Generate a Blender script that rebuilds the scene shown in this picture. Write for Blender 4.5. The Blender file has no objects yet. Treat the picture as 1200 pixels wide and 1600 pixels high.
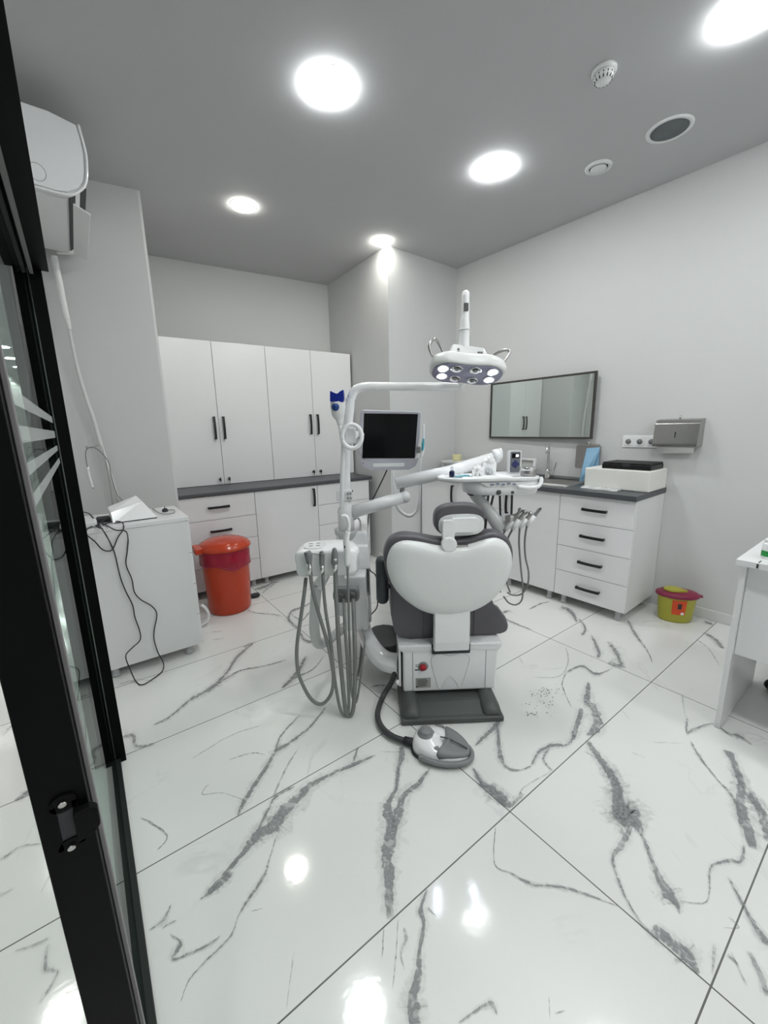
import bpy, bmesh, math, random
from mathutils import Vector, Matrix
random.seed(7)
C = bpy.context.scene
COL = C.collection
PI = math.pi

# ---------------------------------------------------------------- camera
CAMH = 1.38
FPX = 633.25
PITCH, ROLL, YAW = math.radians(11.719), math.radians(-1.1893), math.radians(36.509)
_cy, _sy = math.cos(YAW), math.sin(YAW)
FWD = Vector((_sy*math.cos(PITCH), _cy*math.cos(PITCH), -math.sin(PITCH)))
_rt = Vector((_cy, -_sy, 0)); _up = _rt.cross(FWD)
RGT = math.cos(ROLL)*_rt + math.sin(ROLL)*_up
UPV = -math.sin(ROLL)*_rt + math.cos(ROLL)*_up
CAM = Vector((0, 0, CAMH))
cd = bpy.data.cameras.new('camera'); cam = bpy.data.objects.new('camera', cd); COL.objects.link(cam)
cd.sensor_fit = 'VERTICAL'; cd.sensor_height = 32.0; cd.lens = 32.0*FPX/1600.0
cd.clip_start = 0.02; cd.clip_end = 100
m = Matrix((RGT, UPV, -FWD)).transposed().to_4x4(); m.translation = CAM
cam.matrix_world = m
C.camera = cam

# ---------------------------------------------------------------- world, exposure
w = bpy.data.worlds.new('World'); C.world = w; w.use_nodes = True
w.node_tree.nodes['Background'].inputs[0].default_value = (0.80, 0.86, 0.9, 1)
w.node_tree.nodes['Background'].inputs[1].default_value = 0.25
C.view_settings.view_transform = 'Standard'
C.view_settings.look = 'None'
C.view_settings.gamma = 1
C.view_settings.use_curve_mapping = False
C.view_settings.exposure = 1.93
C.cycles.use_denoising = True
C.cycles.max_bounces = 10
C.cycles.diffuse_bounces = 5
C.cycles.transparent_max_bounces = 24
C.cycles.sample_clamp_indirect = 6
PANEL = 17.0        # brightness of the ceiling panels
HALL = 26.0

# ---------------------------------------------------------------- pixel -> place helpers
def ray(x, y): return FWD + RGT*((x-600)/FPX) - UPV*((y-800)/FPX)
def onplane(x, y, p0, n):
    d = ray(x, y); n = Vector(n); return CAM + d*((Vector(p0)-CAM).dot(n)/d.dot(n))
def atz(x, y, z=0.0): return onplane(x, y, (0, 0, z), (0, 0, 1))
# dental chair frame: origin at rear edge of its base plate, x right, y away along the chair, z up
OC = Vector((1.2415, 1.1635, 0)); RH = Vector((.8217, -.5699, 0)); FH = Vector((.5699, .8217, 0))
MC = Matrix((RH, FH, (0, 0, 1))).transposed().to_4x4(); MC.translation = OC
def CP(x, y, t):
    p = onplane(x, y, OC+FH*t, FH)-OC
    return Vector((p.dot(RH), t, p.z))
def frame(o, xd, z=0):
    xd = Vector(xd).normalized(); yd = Vector((0, 0, 1)).cross(xd)
    M = Matrix((xd, yd, (0, 0, 1))).transposed().to_4x4(); M.translation = Vector((o[0], o[1], z)); return M

# ---------------------------------------------------------------- materials
MATS = {}
def mat(name, col, rough=.5, metal=0., emis=None, est=0., trans=0., ior=1.45, coat=0., noise=0., nscale=30., bump=0.):
    if name in MATS: return MATS[name]
    mt = bpy.data.materials.new(name); mt.use_nodes = True; MATS[name] = mt
    nt = mt.node_tree; b = nt.nodes['Principled BSDF']
    b.inputs['Base Color'].default_value = (*col, 1); b.inputs['Roughness'].default_value = rough
    b.inputs['Metallic'].default_value = metal; b.inputs['IOR'].default_value = ior
    b.inputs['Transmission Weight'].default_value = trans; b.inputs['Coat Weight'].default_value = coat
    if emis: b.inputs['Emission Color'].default_value = (*emis, 1); b.inputs['Emission Strength'].default_value = est
    if noise or bump:
        tc = nt.nodes.new('ShaderNodeTexCoord'); nz = nt.nodes.new('ShaderNodeTexNoise')
        nz.inputs['Scale'].default_value = nscale; nz.inputs['Detail'].default_value = 4
        nt.links.new(tc.outputs['Object'], nz.inputs['Vector'])
        if noise:
            mx = nt.nodes.new('ShaderNodeMix'); mx.data_type = 'RGBA'
            mx.inputs[6].default_value = (*[c*(1-noise) for c in col], 1)
            mx.inputs[7].default_value = (*[min(1, c*(1+noise)) for c in col], 1)
            nt.links.new(nz.outputs['Fac'], mx.inputs[0]); nt.links.new(mx.outputs[2], b.inputs['Base Color'])
        if bump:
            bp = nt.nodes.new('ShaderNodeBump'); bp.inputs['Strength'].default_value = bump; bp.inputs['Distance'].default_value = .002
            nt.links.new(nz.outputs['Fac'], bp.inputs['Height']); nt.links.new(bp.outputs['Normal'], b.inputs['Normal'])
    return mt
WALL = mat('wall_paint', (.64, .645, .645), .55, noise=.015, nscale=6, bump=.03)
CEIL = mat('ceiling_paint', (.53, .53, .54), .8, noise=.02, nscale=5)
CAB = mat('cabinet_white', (.80, .80, .81), .22, noise=.01, nscale=4)
CARC = mat('cabinet_side', (.76, .765, .765), .3, noise=.01, nscale=4)
LEG = mat('grey_plastic_leg', (.50, .51, .52), .35, noise=.03)
TOP = mat('worktop_grey', (.075, .08, .088), .42, noise=.10, nscale=90)
BLK = mat('black_metal', (.012, .012, .013), .38, noise=.1)
FRAMEK = mat('black_aluminium', (.0012, .0013, .0017), .5, noise=.15, nscale=60)
for _m in (FRAMEK,): _m.node_tree.nodes['Principled BSDF'].inputs['Specular IOR Level'].default_value = .12
FRAMEG = mat('dark_green_aluminium', (.010, .0135, .0135), .45, noise=.1)
GASK = mat('grey_gasket', (.20, .19, .195), .6, noise=.05)
WPL = mat('white_plastic', (.86, .865, .875), .18, coat=.4, noise=.01, nscale=3)
WPL2 = mat('offwhite_plastic', (.76, .775, .77), .28, noise=.02)
GPL = mat('grey_plastic', (.22, .225, .23), .4, noise=.05)
UPH = mat('grey_upholstery', (.105, .10, .112), .38, noise=.08, nscale=14, bump=.2)
DPL = mat('dark_grey_base', (.085, .092, .090), .42, noise=.06, nscale=20)
HOSE = mat('grey_hose', (.21, .215, .21), .35, noise=.05)
DHOSE = mat('dark_hose', (.05, .052, .055), .4, noise=.08)
STEEL = mat('brushed_steel', (.42, .41, .40), .28, 1, noise=.06, nscale=50)
CHR = mat('chrome', (.7, .7, .7), .1, 1, noise=.02)
SCREEN = mat('black_screen', (.004, .004, .005), .08, noise=.1)
SCREEN.node_tree.nodes['Principled BSDF'].inputs['Specular IOR Level'].default_value = .2
ORG = mat('orange_red_plastic', (.50, .045, .010), .25, noise=.04, nscale=8, coat=.2)
BAG = mat('red_bag_film', (.33, .008, .03), .22, noise=.15, nscale=25, bump=.8)
YEL = mat('yellow_green_plastic', (.45, .43, .05), .4, noise=.04)
MAG = mat('magenta_plastic', (.24, .018, .06), .35, noise=.05)
BLUE = mat('deep_blue_plastic', (.004, .018, .26), .3, noise=.05)
BLUEL = mat('pale_blue_paper', (.30, .52, .72), .8, noise=.05, nscale=20)
TEAL = mat('teal_film', (.05, .35, .42), .3, noise=.1)
FOAM = mat('foam_white', (.80, .80, .76), .9, noise=.03, nscale=120, bump=.25)
PAPER = mat('white_paper', (.85, .85, .85), .8, noise=.01)
TREE = mat('yellow_roll', (.70, .66, .38), .7, noise=.05)
REDB = mat('red_button', (.40, .01, .02), .3, noise=.03)
LAB = mat('label_paper', (.40, .40, .38), .6, noise=.25, nscale=120)
LABO = mat('orange_label', (.70, .08, .02), .5, noise=.1)
INK = mat('ink', (.03, .03, .035), .6, noise=.05)
LINE = mat('shadow_gap', (.10, .10, .10), .8, noise=.05)
LAVND = mat('lamp_face', (.30, .29, .40), .25, noise=.03)
GRN = mat('green_label', (.02, .30, .06), .4, noise=.05)
LED = mat('lamp_led', (1, 1, 1), .4, emis=(.80, .86, 1), est=14)
DISPLAY = mat('lit_display', (.2, .2, .2), .3, emis=(.9, .95, 1), est=2)
SPK = mat('speaker_mesh', (.13, .145, .155), .7, noise=.15, nscale=300)
WALLG = mat('grout_white', (.7, .7, .7), .3, noise=.02)
def panelmat(n, col, s): return mat(n, (1, 1, 1), .5, emis=col, est=s)
PAN = panelmat('panel_cool', (.97, 1.0, .99), PANEL)
PANW = panelmat('panel_warm', (1.0, .985, .90), PANEL)
PANH = panelmat('panel_hall', (1, .99, .96), HALL)

def glassmat(name, tint, rough=0.0, ior=1.5, k=1.0):
    mt = bpy.data.materials.new(name); mt.use_nodes = True; nt = mt.node_tree; MATS[name] = mt
    for n in list(nt.nodes): nt.nodes.remove(n)
    o = nt.nodes.new('ShaderNodeOutputMaterial'); tr = nt.nodes.new('ShaderNodeBsdfTransparent'); gl = nt.nodes.new('ShaderNodeBsdfGlossy')
    mx = nt.nodes.new('ShaderNodeMixShader'); fr = nt.nodes.new('ShaderNodeFresnel'); fr.inputs['IOR'].default_value = ior
    tr.inputs['Color'].default_value = (*tint, 1); gl.inputs['Roughness'].default_value = rough
    sc_ = nt.nodes.new('ShaderNodeMath'); sc_.operation = 'MULTIPLY'; sc_.inputs[1].default_value = k
    nt.links.new(fr.outputs[0], sc_.inputs[0]); nt.links.new(sc_.outputs[0], mx.inputs[0]); nt.links.new(tr.outputs[0], mx.inputs[1]); nt.links.new(gl.outputs[0], mx.inputs[2]); nt.links.new(mx.outputs[0], o.inputs[0])
    return mt
GLASS = glassmat('pane_glass', (.66, .74, .71), k=.38)
CLEAR = glassmat('clear_plastic', (.85, .88, .9), .05)
FROST = mat('milky_plastic', (.74, .76, .76), .2, trans=.25, noise=.01)
BAND = bpy.data.materials.new('pale_band'); BAND.use_nodes = True
_n = BAND.node_tree; _t = _n.nodes.new('ShaderNodeBsdfTransparent'); _m = _n.nodes.new('ShaderNodeMixShader'); _m.inputs[0].default_value = .26
_n.nodes['Principled BSDF'].inputs['Base Color'].default_value = (.75, .78, .77, 1); _n.nodes['Principled BSDF'].inputs['Roughness'].default_value = .5
_n.links.new(_t.outputs[0], _m.inputs[1]); _n.links.new(_n.nodes['Principled BSDF'].outputs[0], _m.inputs[2]); _n.links.new(_m.outputs[0], _n.nodes['Material Output'].inputs[0])
MIRR = mat('mirror_silver', (.72, .78, .75), .01, 1, noise=.005)

def floor_base(nt, b):
    N = nt.nodes.new; L = nt.links.new
    tc = N('ShaderNodeTexCoord'); sp = N('ShaderNodeSeparateXYZ'); L(tc.outputs['Object'], sp.inputs[0])
    def line(out, off, pitch, half):
        a = N('ShaderNodeMath'); a.operation = 'SUBTRACT'; L(out, a.inputs[0]); a.inputs[1].default_value = off - pitch/2
        f = N('ShaderNodeMath'); f.operation = 'FLOORED_MODULO'; L(a.outputs[0], f.inputs[0]); f.inputs[1].default_value = pitch
        s = N('ShaderNodeMath'); s.operation = 'SUBTRACT'; L(f.outputs[0], s.inputs[0]); s.inputs[1].default_value = pitch/2
        ab = N('ShaderNodeMath'); ab.operation = 'ABSOLUTE'; L(s.outputs[0], ab.inputs[0])
        lt = N('ShaderNodeMath'); lt.operation = 'LESS_THAN'; L(ab.outputs[0], lt.inputs[0]); lt.inputs[1].default_value = half
        return lt.outputs[0]
    gx = line(sp.outputs[0], 1.0794, 1.2365, .0021); gy = line(sp.outputs[1], .7242, .5950, .0021)
    mxx = N('ShaderNodeMath'); mxx.operation = 'MAXIMUM'; L(gx, mxx.inputs[0]); L(gy, mxx.inputs[1])
    # faint clouding and hair veins of the marble print
    n1 = N('ShaderNodeTexNoise'); n1.inputs['Scale'].default_value = 1.6; n1.inputs['Detail'].default_value = 6; n1.inputs['Distortion'].default_value = 1.2
    L(tc.outputs['Object'], n1.inputs['Vector'])
    s1 = N('ShaderNodeMath'); s1.operation = 'SUBTRACT'; L(n1.outputs['Fac'], s1.inputs[0]); s1.inputs[1].default_value = .5
    a1 = N('ShaderNodeMath'); a1.operation = 'ABSOLUTE'; L(s1.outputs[0], a1.inputs[0])
    r1 = N('ShaderNodeMapRange'); L(a1.outputs[0], r1.inputs[0]); r1.inputs[1].default_value = 0; r1.inputs[2].default_value = .012; r1.inputs[3].default_value = .28; r1.inputs[4].default_value = 0
    n2 = N('ShaderNodeTexNoise'); n2.inputs['Scale'].default_value = 2.3; L(tc.outputs['Object'], n2.inputs['Vector'])
    r2 = N('ShaderNodeMapRange'); L(n2.outputs['Fac'], r2.inputs[0]); r2.inputs[1].default_value = .50; r2.inputs[2].default_value = .68
    m1 = N('ShaderNodeMath'); m1.operation = 'MULTIPLY'; L(r1.outputs[0], m1.inputs[0]); L(r2.outputs[0], m1.inputs[1])
    c1 = N('ShaderNodeMix'); c1.data_type = 'RGBA'; c1.inputs[6].default_value = (.80, .805, .79, 1); c1.inputs[7].default_value = (.36, .37, .38, 1)
    L(m1.outputs[0], c1.inputs[0])
    c2 = N('ShaderNodeMix'); c2.data_type = 'RGBA'; L(mxx.outputs[0], c2.inputs[0]); L(c1.outputs[2], c2.inputs[6]); c2.inputs[7].default_value = (.16, .16, .155, 1)
    L(c2.outputs[2], b.inputs['Base Color'])
    b.inputs['Roughness'].default_value = .09; b.inputs['IOR'].default_value = 1.5
    n3 = N('ShaderNodeTexNoise'); n3.inputs['Scale'].default_value = 55; n3.inputs['Detail'].default_value = 1; L(tc.outputs['Object'], n3.inputs['Vector'])
    bp = N('ShaderNodeBump'); bp.inputs['Strength'].default_value = .10; bp.inputs['Distance'].default_value = .0012
    L(n3.outputs['Fac'], bp.inputs['Height']); L(bp.outputs[0], b.inputs['Normal'])
FLOOR = bpy.data.materials.new('marble_tiles'); FLOOR.use_nodes = True
floor_base(FLOOR.node_tree, FLOOR.node_tree.nodes['Principled BSDF'])
VEIN = bpy.data.materials.new('marble_vein'); VEIN.use_nodes = True
def _vein():
    nt = VEIN.node_tree; N = nt.nodes.new; L = nt.links.new; b = nt.nodes['Principled BSDF']; out = nt.nodes['Material Output']
    uv = N('ShaderNodeUVMap'); sp = N('ShaderNodeSeparateXYZ'); L(uv.outputs[0], sp.inputs[0])
    ab = N('ShaderNodeMath'); ab.operation = 'ABSOLUTE'; L(sp.outputs[0], ab.inputs[0])
    tc = N('ShaderNodeTexCoord'); n = N('ShaderNodeTexNoise'); n.inputs['Scale'].default_value = 17; n.inputs['Detail'].default_value = 7; n.inputs['Roughness'].default_value = .62; n.inputs['Distortion'].default_value = 1.6
    L(tc.outputs['Object'], n.inputs['Vector'])
    a = N('ShaderNodeMath'); a.operation = 'MULTIPLY_ADD'; L(n.outputs['Fac'], a.inputs[0]); a.inputs[1].default_value = 1.6; L(ab.outputs[0], a.inputs[2])
    r = N('ShaderNodeMapRange'); L(a.outputs[0], r.inputs[0]); r.inputs[1].default_value = 1.50; r.inputs[2].default_value = 1.30; r.inputs[3].default_value = 0; r.inputs[4].default_value = 1
    n2 = N('ShaderNodeTexNoise'); n2.inputs['Scale'].default_value = 22; n2.inputs['Detail'].default_value = 5; n2.inputs['Distortion'].default_value = 2.5; L(tc.outputs['Object'], n2.inputs['Vector'])
    r2 = N('ShaderNodeMapRange'); L(n2.outputs['Fac'], r2.inputs[0]); r2.inputs[1].default_value = .38; r2.inputs[2].default_value = .62; r2.inputs[3].default_value = .30; r2.inputs[4].default_value = .95
    mm = N('ShaderNodeMath'); mm.operation = 'MULTIPLY'; L(r.outputs[0], mm.inputs[0]); L(r2.outputs[0], mm.inputs[1])
    m3 = N('ShaderNodeMath'); m3.operation = 'MULTIPLY'; L(mm.outputs[0], m3.inputs[0]); L(sp.outputs[2], m3.inputs[1])
    at = N('ShaderNodeAttribute'); at.attribute_name = 'ink'; L(at.outputs['Fac'], m3.inputs[1])
    b.inputs['Base Color'].default_value = (.30, .31, .318, 1); b.inputs['Roughness'].default_value = .10
    tr = N('ShaderNodeBsdfTransparent'); mx = N('ShaderNodeMixShader')
    L(m3.outputs[0], mx.inputs[0]); L(tr.outputs[0], mx.inputs[1]); L(b.outputs[0], mx.inputs[2]); L(mx.outputs[0], out.inputs[0])
_vein()
def stripe_mat():
    mt = mat('striped_partition', (.5, .5, .5), .3); nt = mt.node_tree; N = nt.nodes.new; L = nt.links.new
    tc = N('ShaderNodeTexCoord'); sp = N('ShaderNodeSeparateXYZ'); L(tc.outputs['Object'], sp.inputs[0])
    a = N('ShaderNodeMath'); a.operation = 'ADD'; L(sp.outputs[2], a.inputs[0]); a.inputs[1].default_value = .65
    f = N('ShaderNodeMath'); f.operation = 'FLOORED_MODULO'; L(a.outputs[0], f.inputs[0]); f.inputs[1].default_value = .95
    g = N('ShaderNodeMath'); g.operation = 'LESS_THAN'; L(f.outputs[0], g.inputs[0]); g.inputs[1].default_value = .42
    c = N('ShaderNodeMix'); c.data_type = 'RGBA'; c.inputs[6].default_value = (.20, .21, .21, 1); c.inputs[7].default_value = (.78, .80, .79, 1)
    L(g.outputs[0], c.inputs[0]); L(c.outputs[2], nt.nodes['Principled BSDF'].inputs['Base Color']); return mt
STRIPE = stripe_mat()

# ---------------------------------------------------------------- mesh builder
class MB:
    def __init__(s): s.bm = bmesh.new()
    def box(s, a, b, bev=0., seg=2):
        v = [s.bm.verts.new((x, y, z)) for x in (a[0], b[0]) for y in (a[1], b[1]) for z in (a[2], b[2])]
        fs = [s.bm.faces.new([v[i] for i in q]) for q in ((0, 1, 3, 2), (4, 6, 7, 5), (0, 4, 5, 1), (2, 3, 7, 6), (0, 2, 6, 4), (1, 5, 7, 3))]
        if bev > 0: s._bev(fs, bev, seg)
        return s
    def _bev(s, fs, bev, seg):
        es = list({e for f in fs for e in f.edges})
        bmesh.ops.bevel(s.bm, geom=es, offset=bev, segments=seg, profile=.5, affect='EDGES', clamp_overlap=True)
    def hexa(s, P, bev=0., seg=2):   # 8 points: bottom 4 then top 4, same order
        v = [s.bm.verts.new(p) for p in P]
        fs = [s.bm.faces.new([v[i] for i in q]) for q in ((3, 2, 1, 0), (4, 5, 6, 7), (0, 1, 5, 4), (1, 2, 6, 5), (2, 3, 7, 6), (3, 0, 4, 7))]
        if bev > 0: s._bev(fs, bev, seg)
        return s
    def rings(s, R, cap=True, smooth=True, closed=True):
        vs = [[s.bm.verts.new(p) for p in r] for r in R]
        n = len(R[0])
        for i in range(len(R)-1):
            for j in range(n if closed else n-1):
                k = (j+1) % n
                f = s.bm.faces.new((vs[i][j], vs[i][k], vs[i+1][k], vs[i+1][j])); f.smooth = smooth
        if cap:
            for r in (vs[0][::-1], vs[-1]):
                try: s.bm.faces.new(r)
                except ValueError: pass
        return s
    def tube(s, pts, r, seg=12, cap=True, smooth=4):
        P = [Vector(p) for p in pts]
        if smooth and len(P) > 2: P, rr = catmull(P, r, smooth)
        else: rr = list(r) if isinstance(r, (list, tuple)) else [r]*len(P)
        R = []; nrm = None
        for i, p in enumerate(P):
            d = (P[min(i+1, len(P)-1)]-P[max(i-1, 0)]).normalized()
            if nrm is None: nrm = d.orthogonal().normalized()
            nrm = (nrm-d*nrm.dot(d)).normalized(); bn = d.cross(nrm)
            R.append([p+rr[i]*(math.cos(2*PI*j/seg)*nrm+math.sin(2*PI*j/seg)*bn) for j in range(seg)])
        return s.rings(R, cap)
    def lathe(s, prof, o=(0, 0, 0), ax=(0, 0, 1), seg=28, cap=True):
        o = Vector(o); ax = Vector(ax).normalized(); n = ax.orthogonal().normalized(); b = ax.cross(n)
        if abs(ax.z) > .99: n, b = Vector((1, 0, 0)), Vector((0, ax.z, 0))
        R = [[o+ax*h+max(r, 1e-4)*(math.cos(2*PI*j/seg)*n+math.sin(2*PI*j/seg)*b) for j in range(seg)] for r, h in prof]
        return s.rings(R, cap)
    def cyl(s, a, b, r, seg=20): return s.tube([a, b], r, seg, smooth=0)
    def prism(s, poly, f, h0, h1, bev=0., seg=2, smooth=False):   # poly: 2D points; f(u,v,h)->3D
        a = [s.bm.verts.new(f(u, v, h0)) for u, v in poly]; b = [s.bm.verts.new(f(u, v, h1)) for u, v in poly]
        fs = [s.bm.faces.new(a[::-1]), s.bm.faces.new(b)]; n = len(poly)
        for i in range(n):
            q = s.bm.faces.new((a[i], a[(i+1) % n], b[(i+1) % n], b[i])); q.smooth = smooth; fs.append(q)
        if bev > 0: s._bev(fs, bev, seg)
        return s
    def ball(s, o, r, seg=20, rg=12):
        r = (r, r, r) if not isinstance(r, (tuple, list)) else r
        R = []
        for i in range(rg+1):
            th = PI*i/rg; q = max(math.sin(th), 1e-3)
            R.append([Vector(o)+Vector((r[0]*q*math.cos(2*PI*j/seg), r[1]*q*math.sin(2*PI*j/seg), -r[2]*math.cos(th))) for j in range(seg)])
        return s.rings(R)
def catmull(P, r, k):
    rr = list(r) if isinstance(r, (list, tuple)) else [r]*len(P)
    Q, S = [], []; n = len(P)
    for i in range(n-1):
        p0, p1, p2, p3 = P[max(i-1, 0)], P[i], P[i+1], P[min(i+2, n-1)]
        for j in range(k):
            t = j/k
            Q.append(.5*((2*p1)+(p2-p0)*t+(2*p0-5*p1+4*p2-p3)*t*t+(3*p1-p0-3*p2+p3)*t**3)); S.append(rr[i]*(1-t)+rr[i+1]*t)
    Q.append(P[-1]); S.append(rr[-1]); return Q, S
def smooth2d(poly, k=4):
    n = len(poly); out = []
    for i in range(n):
        p0, p1, p2, p3 = [Vector(poly[(i+j) % n]) for j in (-1, 0, 1, 2)]
        for j in range(k):
            t = j/k; q = .5*((2*p1)+(p2-p0)*t+(2*p0-5*p1+4*p2-p3)*t*t+(3*p1-p0-3*p2+p3)*t**3); out.append((q.x, q.y))
    return out
def rrect(x0, y0, x1, y1, r, k=5):
    o = []
    for cx, cy, a in ((x1-r, y0+r, -90), (x1-r, y1-r, 0), (x0+r, y1-r, 90), (x0+r, y0+r, 180)):
        for i in range(k+1):
            t = math.radians(a+90*i/k); o.append((cx+r*math.cos(t), cy+r*math.sin(t)))
    return o
def sell(cx, cy, rx, ry, e=2.5, n=36):
    o = []
    for i in range(n):
        t = 2*PI*i/n; c, q = math.cos(t), math.sin(t)
        o.append((cx+rx*math.copysign(abs(c)**(2/e), c), cy+ry*math.copysign(abs(q)**(2/e), q)))
    return o
XZ = lambda u, v, h: (u, h, v)      # polygon in x-z, extruded along y
XY = lambda u, v, h: (u, v, h)
YZ = lambda u, v, h: (h, u, v)
ROOT = {}
def obj(name, mb, material, parent=None, M=None, label=None):
    me = bpy.data.meshes.new(name)
    if M is not None: mb.bm.transform(M)
    if parent is not None: mb.bm.transform(ROOT[parent.name].inverted())
    bmesh.ops.recalc_face_normals(mb.bm, faces=mb.bm.faces)
    mb.bm.to_mesh(me); mb.bm.free()
    o = bpy.data.objects.new(name, me); COL.objects.link(o)
    for mt in (material if isinstance(material, (list, tuple)) else [material]): me.materials.append(mt)
    if parent is not None: o.parent = parent; ROOT[o.name] = ROOT[parent.name]
    else: ROOT[o.name] = Matrix.Identity(4)
    if label: o['label'] = label
    return o
def tag(o, label, cat, group=None, kind=None):
    o['label'] = label; o['category'] = cat
    if group: o['group'] = group
    if kind: o['kind'] = kind
    return o
def thing(name, label, cat, M, group=None):
    o = bpy.data.objects.new(name, None); COL.objects.link(o); o.empty_display_size = .05
    if not isinstance(M, Matrix): M = Matrix.Translation(M)
    o.matrix_world = M; ROOT[o.name] = M.copy(); return tag(o, label, cat, group)
def struct(name, mb, material, parent=None, M=None):
    o = obj(name, mb, material, parent, M)
    if parent is None: o['kind'] = 'structure'
    return o
def dup(o, dm, label=None, group=None, parent=None):
    c = o.copy(); COL.objects.link(c)
    if parent is None:
        c.matrix_world = dm @ ROOT[o.name]; ROOT[c.name] = dm @ ROOT[o.name]
        if label: c['label'] = label
        if group: c['group'] = group
    else: c.parent = parent; ROOT[c.name] = ROOT[parent.name]
    for ch in list(o.children): dup(ch, dm, parent=c)
    return c
TR = Matrix.Translation

# ================================================================= SETTING
CZ = 2.95
fl = MB(); nb = []
for (x0, y0, x1, y1) in ((-1.3, -2.2, 3.7, 22),):
    v = [fl.bm.verts.new(p) for p in ((x0, y0, 0), (x1, y0, 0), (x1, 4.7, 0), (x0, 4.7, 0), (x0, y1, 0), (-.1, y1, 0), (-.1, 4.7, 0))]
    fl.bm.faces.new((v[0], v[1], v[2], v[6], v[3])); fl.bm.faces.new((v[3], v[6], v[5], v[4]))
# marble veins of the tile print, traced on the tiles
uvl = fl.bm.loops.layers.uv.new('UVMap'); ink = fl.bm.verts.layers.float.new('ink')
def A(x, y): return (160+x*.41667, 900+y*.41667)
def B(x, y): return (220+x*.41667, 1200+y*.41667)
def D(x, y): return (700+x*.41667, 1200+y*.41667)
def E_(x, y): return (740+x*.38333, 900+y*.38333)
def G(x, y): return (380+x*.21667, 820+y*.21667)
def H(x, y): return (x*.3752, 1000+y*.3752)
V = []
def vn(f, pts, w, k=1.0): V.append(([f(*p) for p in pts], w, k))
vn(A, [(575, 245), (510, 300), (460, 370), (400, 425), (330, 465), (250, 530), (190, 560)], [3, 11, 8, 12, 9, 7, 3])
vn(A, [(690, 315), (600, 340), (520, 355), (440, 400), (390, 440)], [3, 4, 5, 9, 6], .8)
vn(A, [(765, 300), (725, 370), (675, 420)], [6, 14, 8]); vn(A, [(830, 300), (790, 350), (720, 385), (670, 425)], [3, 4, 6, 6])
vn(A, [(840, 490), (780, 565), (700, 628), (650, 660), (615, 720), (560, 800), (530, 850), (505, 905)], [4, 7, 8, 13, 12, 12, 16, 8])
vn(A, [(740, 520), (670, 600), (650, 655)], [3, 6, 9]); vn(A, [(610, 672), (560, 665), (470, 692)], [3, 5, 3], .7)
vn(A, [(600, 560), (480, 600), (330, 690)], [2, 4, 3], .5); vn(A, [(740, 640), (690, 720), (640, 830)], [3, 7, 7], .5)
vn(A, [(400, 780), (375, 820), (450, 815), (540, 845)], [3, 4, 3, 3], .6)
vn(A, [(1025, 672), (950, 705), (870, 738), (790, 780), (730, 835), (680, 890), (640, 940), (580, 975), (520, 1050), (450, 1130), (385, 1200)], [3, 12, 8, 16, 26, 34, 34, 26, 14, 12, 10])
vn(A, [(720, 790), (650, 830), (620, 880), (580, 960)], [8, 8, 8, 8]); vn(A, [(960, 640), (940, 700)], [5, 8])
vn(B, [(340, 390), (290, 445), (220, 497)], [12, 16, 3])
vn(B, [(510, 255), (480, 350), (460, 410), (400, 500), (365, 560), (335, 635), (240, 730), (180, 800), (150, 880)], [2, 5, 12, 9, 4, 6, 6, 4, 2], .75)
vn(B, [(115, 510), (85, 570), (30, 612)], [3, 9, 4], .8); vn(B, [(135, 572), (80, 602)], [4, 8], .7)
vn(B, [(110, 625), (150, 660), (118, 718), (200, 690), (260, 660), (300, 630)], [5, 12, 9, 7, 8, 3], .85)
vn(B, [(0, 188), (45, 210), (100, 258), (60, 312)], [5, 7, 6, 2])
vn(B, [(410, 540), (460, 528)], [4, 3], .6)
vn(B, [(968, -20), (960, 70), (925, 150), (940, 230), (925, 320), (930, 420), (935, 570)], [4, 10, 22, 34, 32, 28, 20])
vn(B, [(1085, 0), (1035, 65), (985, 105), (970, 160), (950, 230)], [5, 14, 16, 24, 16])
vn(A, [(1122, 640), (1120, 680), (1106, 740), (1100, 800)], [10, 18, 6, 4]); vn(A, [(1040, 660), (1110, 660), (1130, 640)], [2, 4, 5], .7)
vn(B, [(1075, 455), (1050, 530), (1060, 590), (1045, 700), (1040, 780), (1020, 870), (1025, 970)], [4, 14, 14, 12, 20, 30, 34]); vn(B, [(1110, 560), (1075, 525)], [3, 8])
vn(B, [(965, 570), (955, 720), (945, 830)], [4, 6, 3], .6); vn(B, [(912, 590), (905, 720)], [4, 6], .6); vn(B, [(985, 600), (995, 640), (975, 700), (990, 760)], [5, 14, 6, 4], .5)
vn(B, [(575, 690), (560, 800), (545, 915)], [2, 4, 3], .5)
vn(D, [(178, 220), (175, 360), (240, 398), (320, 440), (380, 442), (460, 455), (545, 485), (640, 520)], [2, 3, 6, 9, 7, 10, 6, 3])
vn(D, [(580, -5), (625, 50), (640, 150), (690, 185), (730, 260), (770, 360), (810, 450), (855, 510), (868, 550)], [16, 26, 48, 44, 10, 14, 32, 24, 4])
vn(E_, [(462, 670), (510, 740), (570, 830), (600, 930), (640, 1030)], [8, 22, 24, 34, 50])
vn(E_, [(450, 715), (520, 760), (560, 850)], [3, 4, 5], .6)
vn(D, [(690, 215), (650, 290), (618, 345), (650, 450), (690, 530), (745, 610), (800, 650)], [14, 20, 12, 9, 6, 8, 8], .8)
vn(D, [(770, 590), (830, 650), (900, 710), (940, 775)], [14, 26, 32, 8]); vn(D, [(1000, 660), (990, 780)], [16, 8], .5)
vn(D, [(865, 500), (960, 508), (980, 460), (985, 375), (1050, 350), (1100, 350), (1110, 290)], [4, 4, 6, 8, 12, 14, 8], .8)
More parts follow.
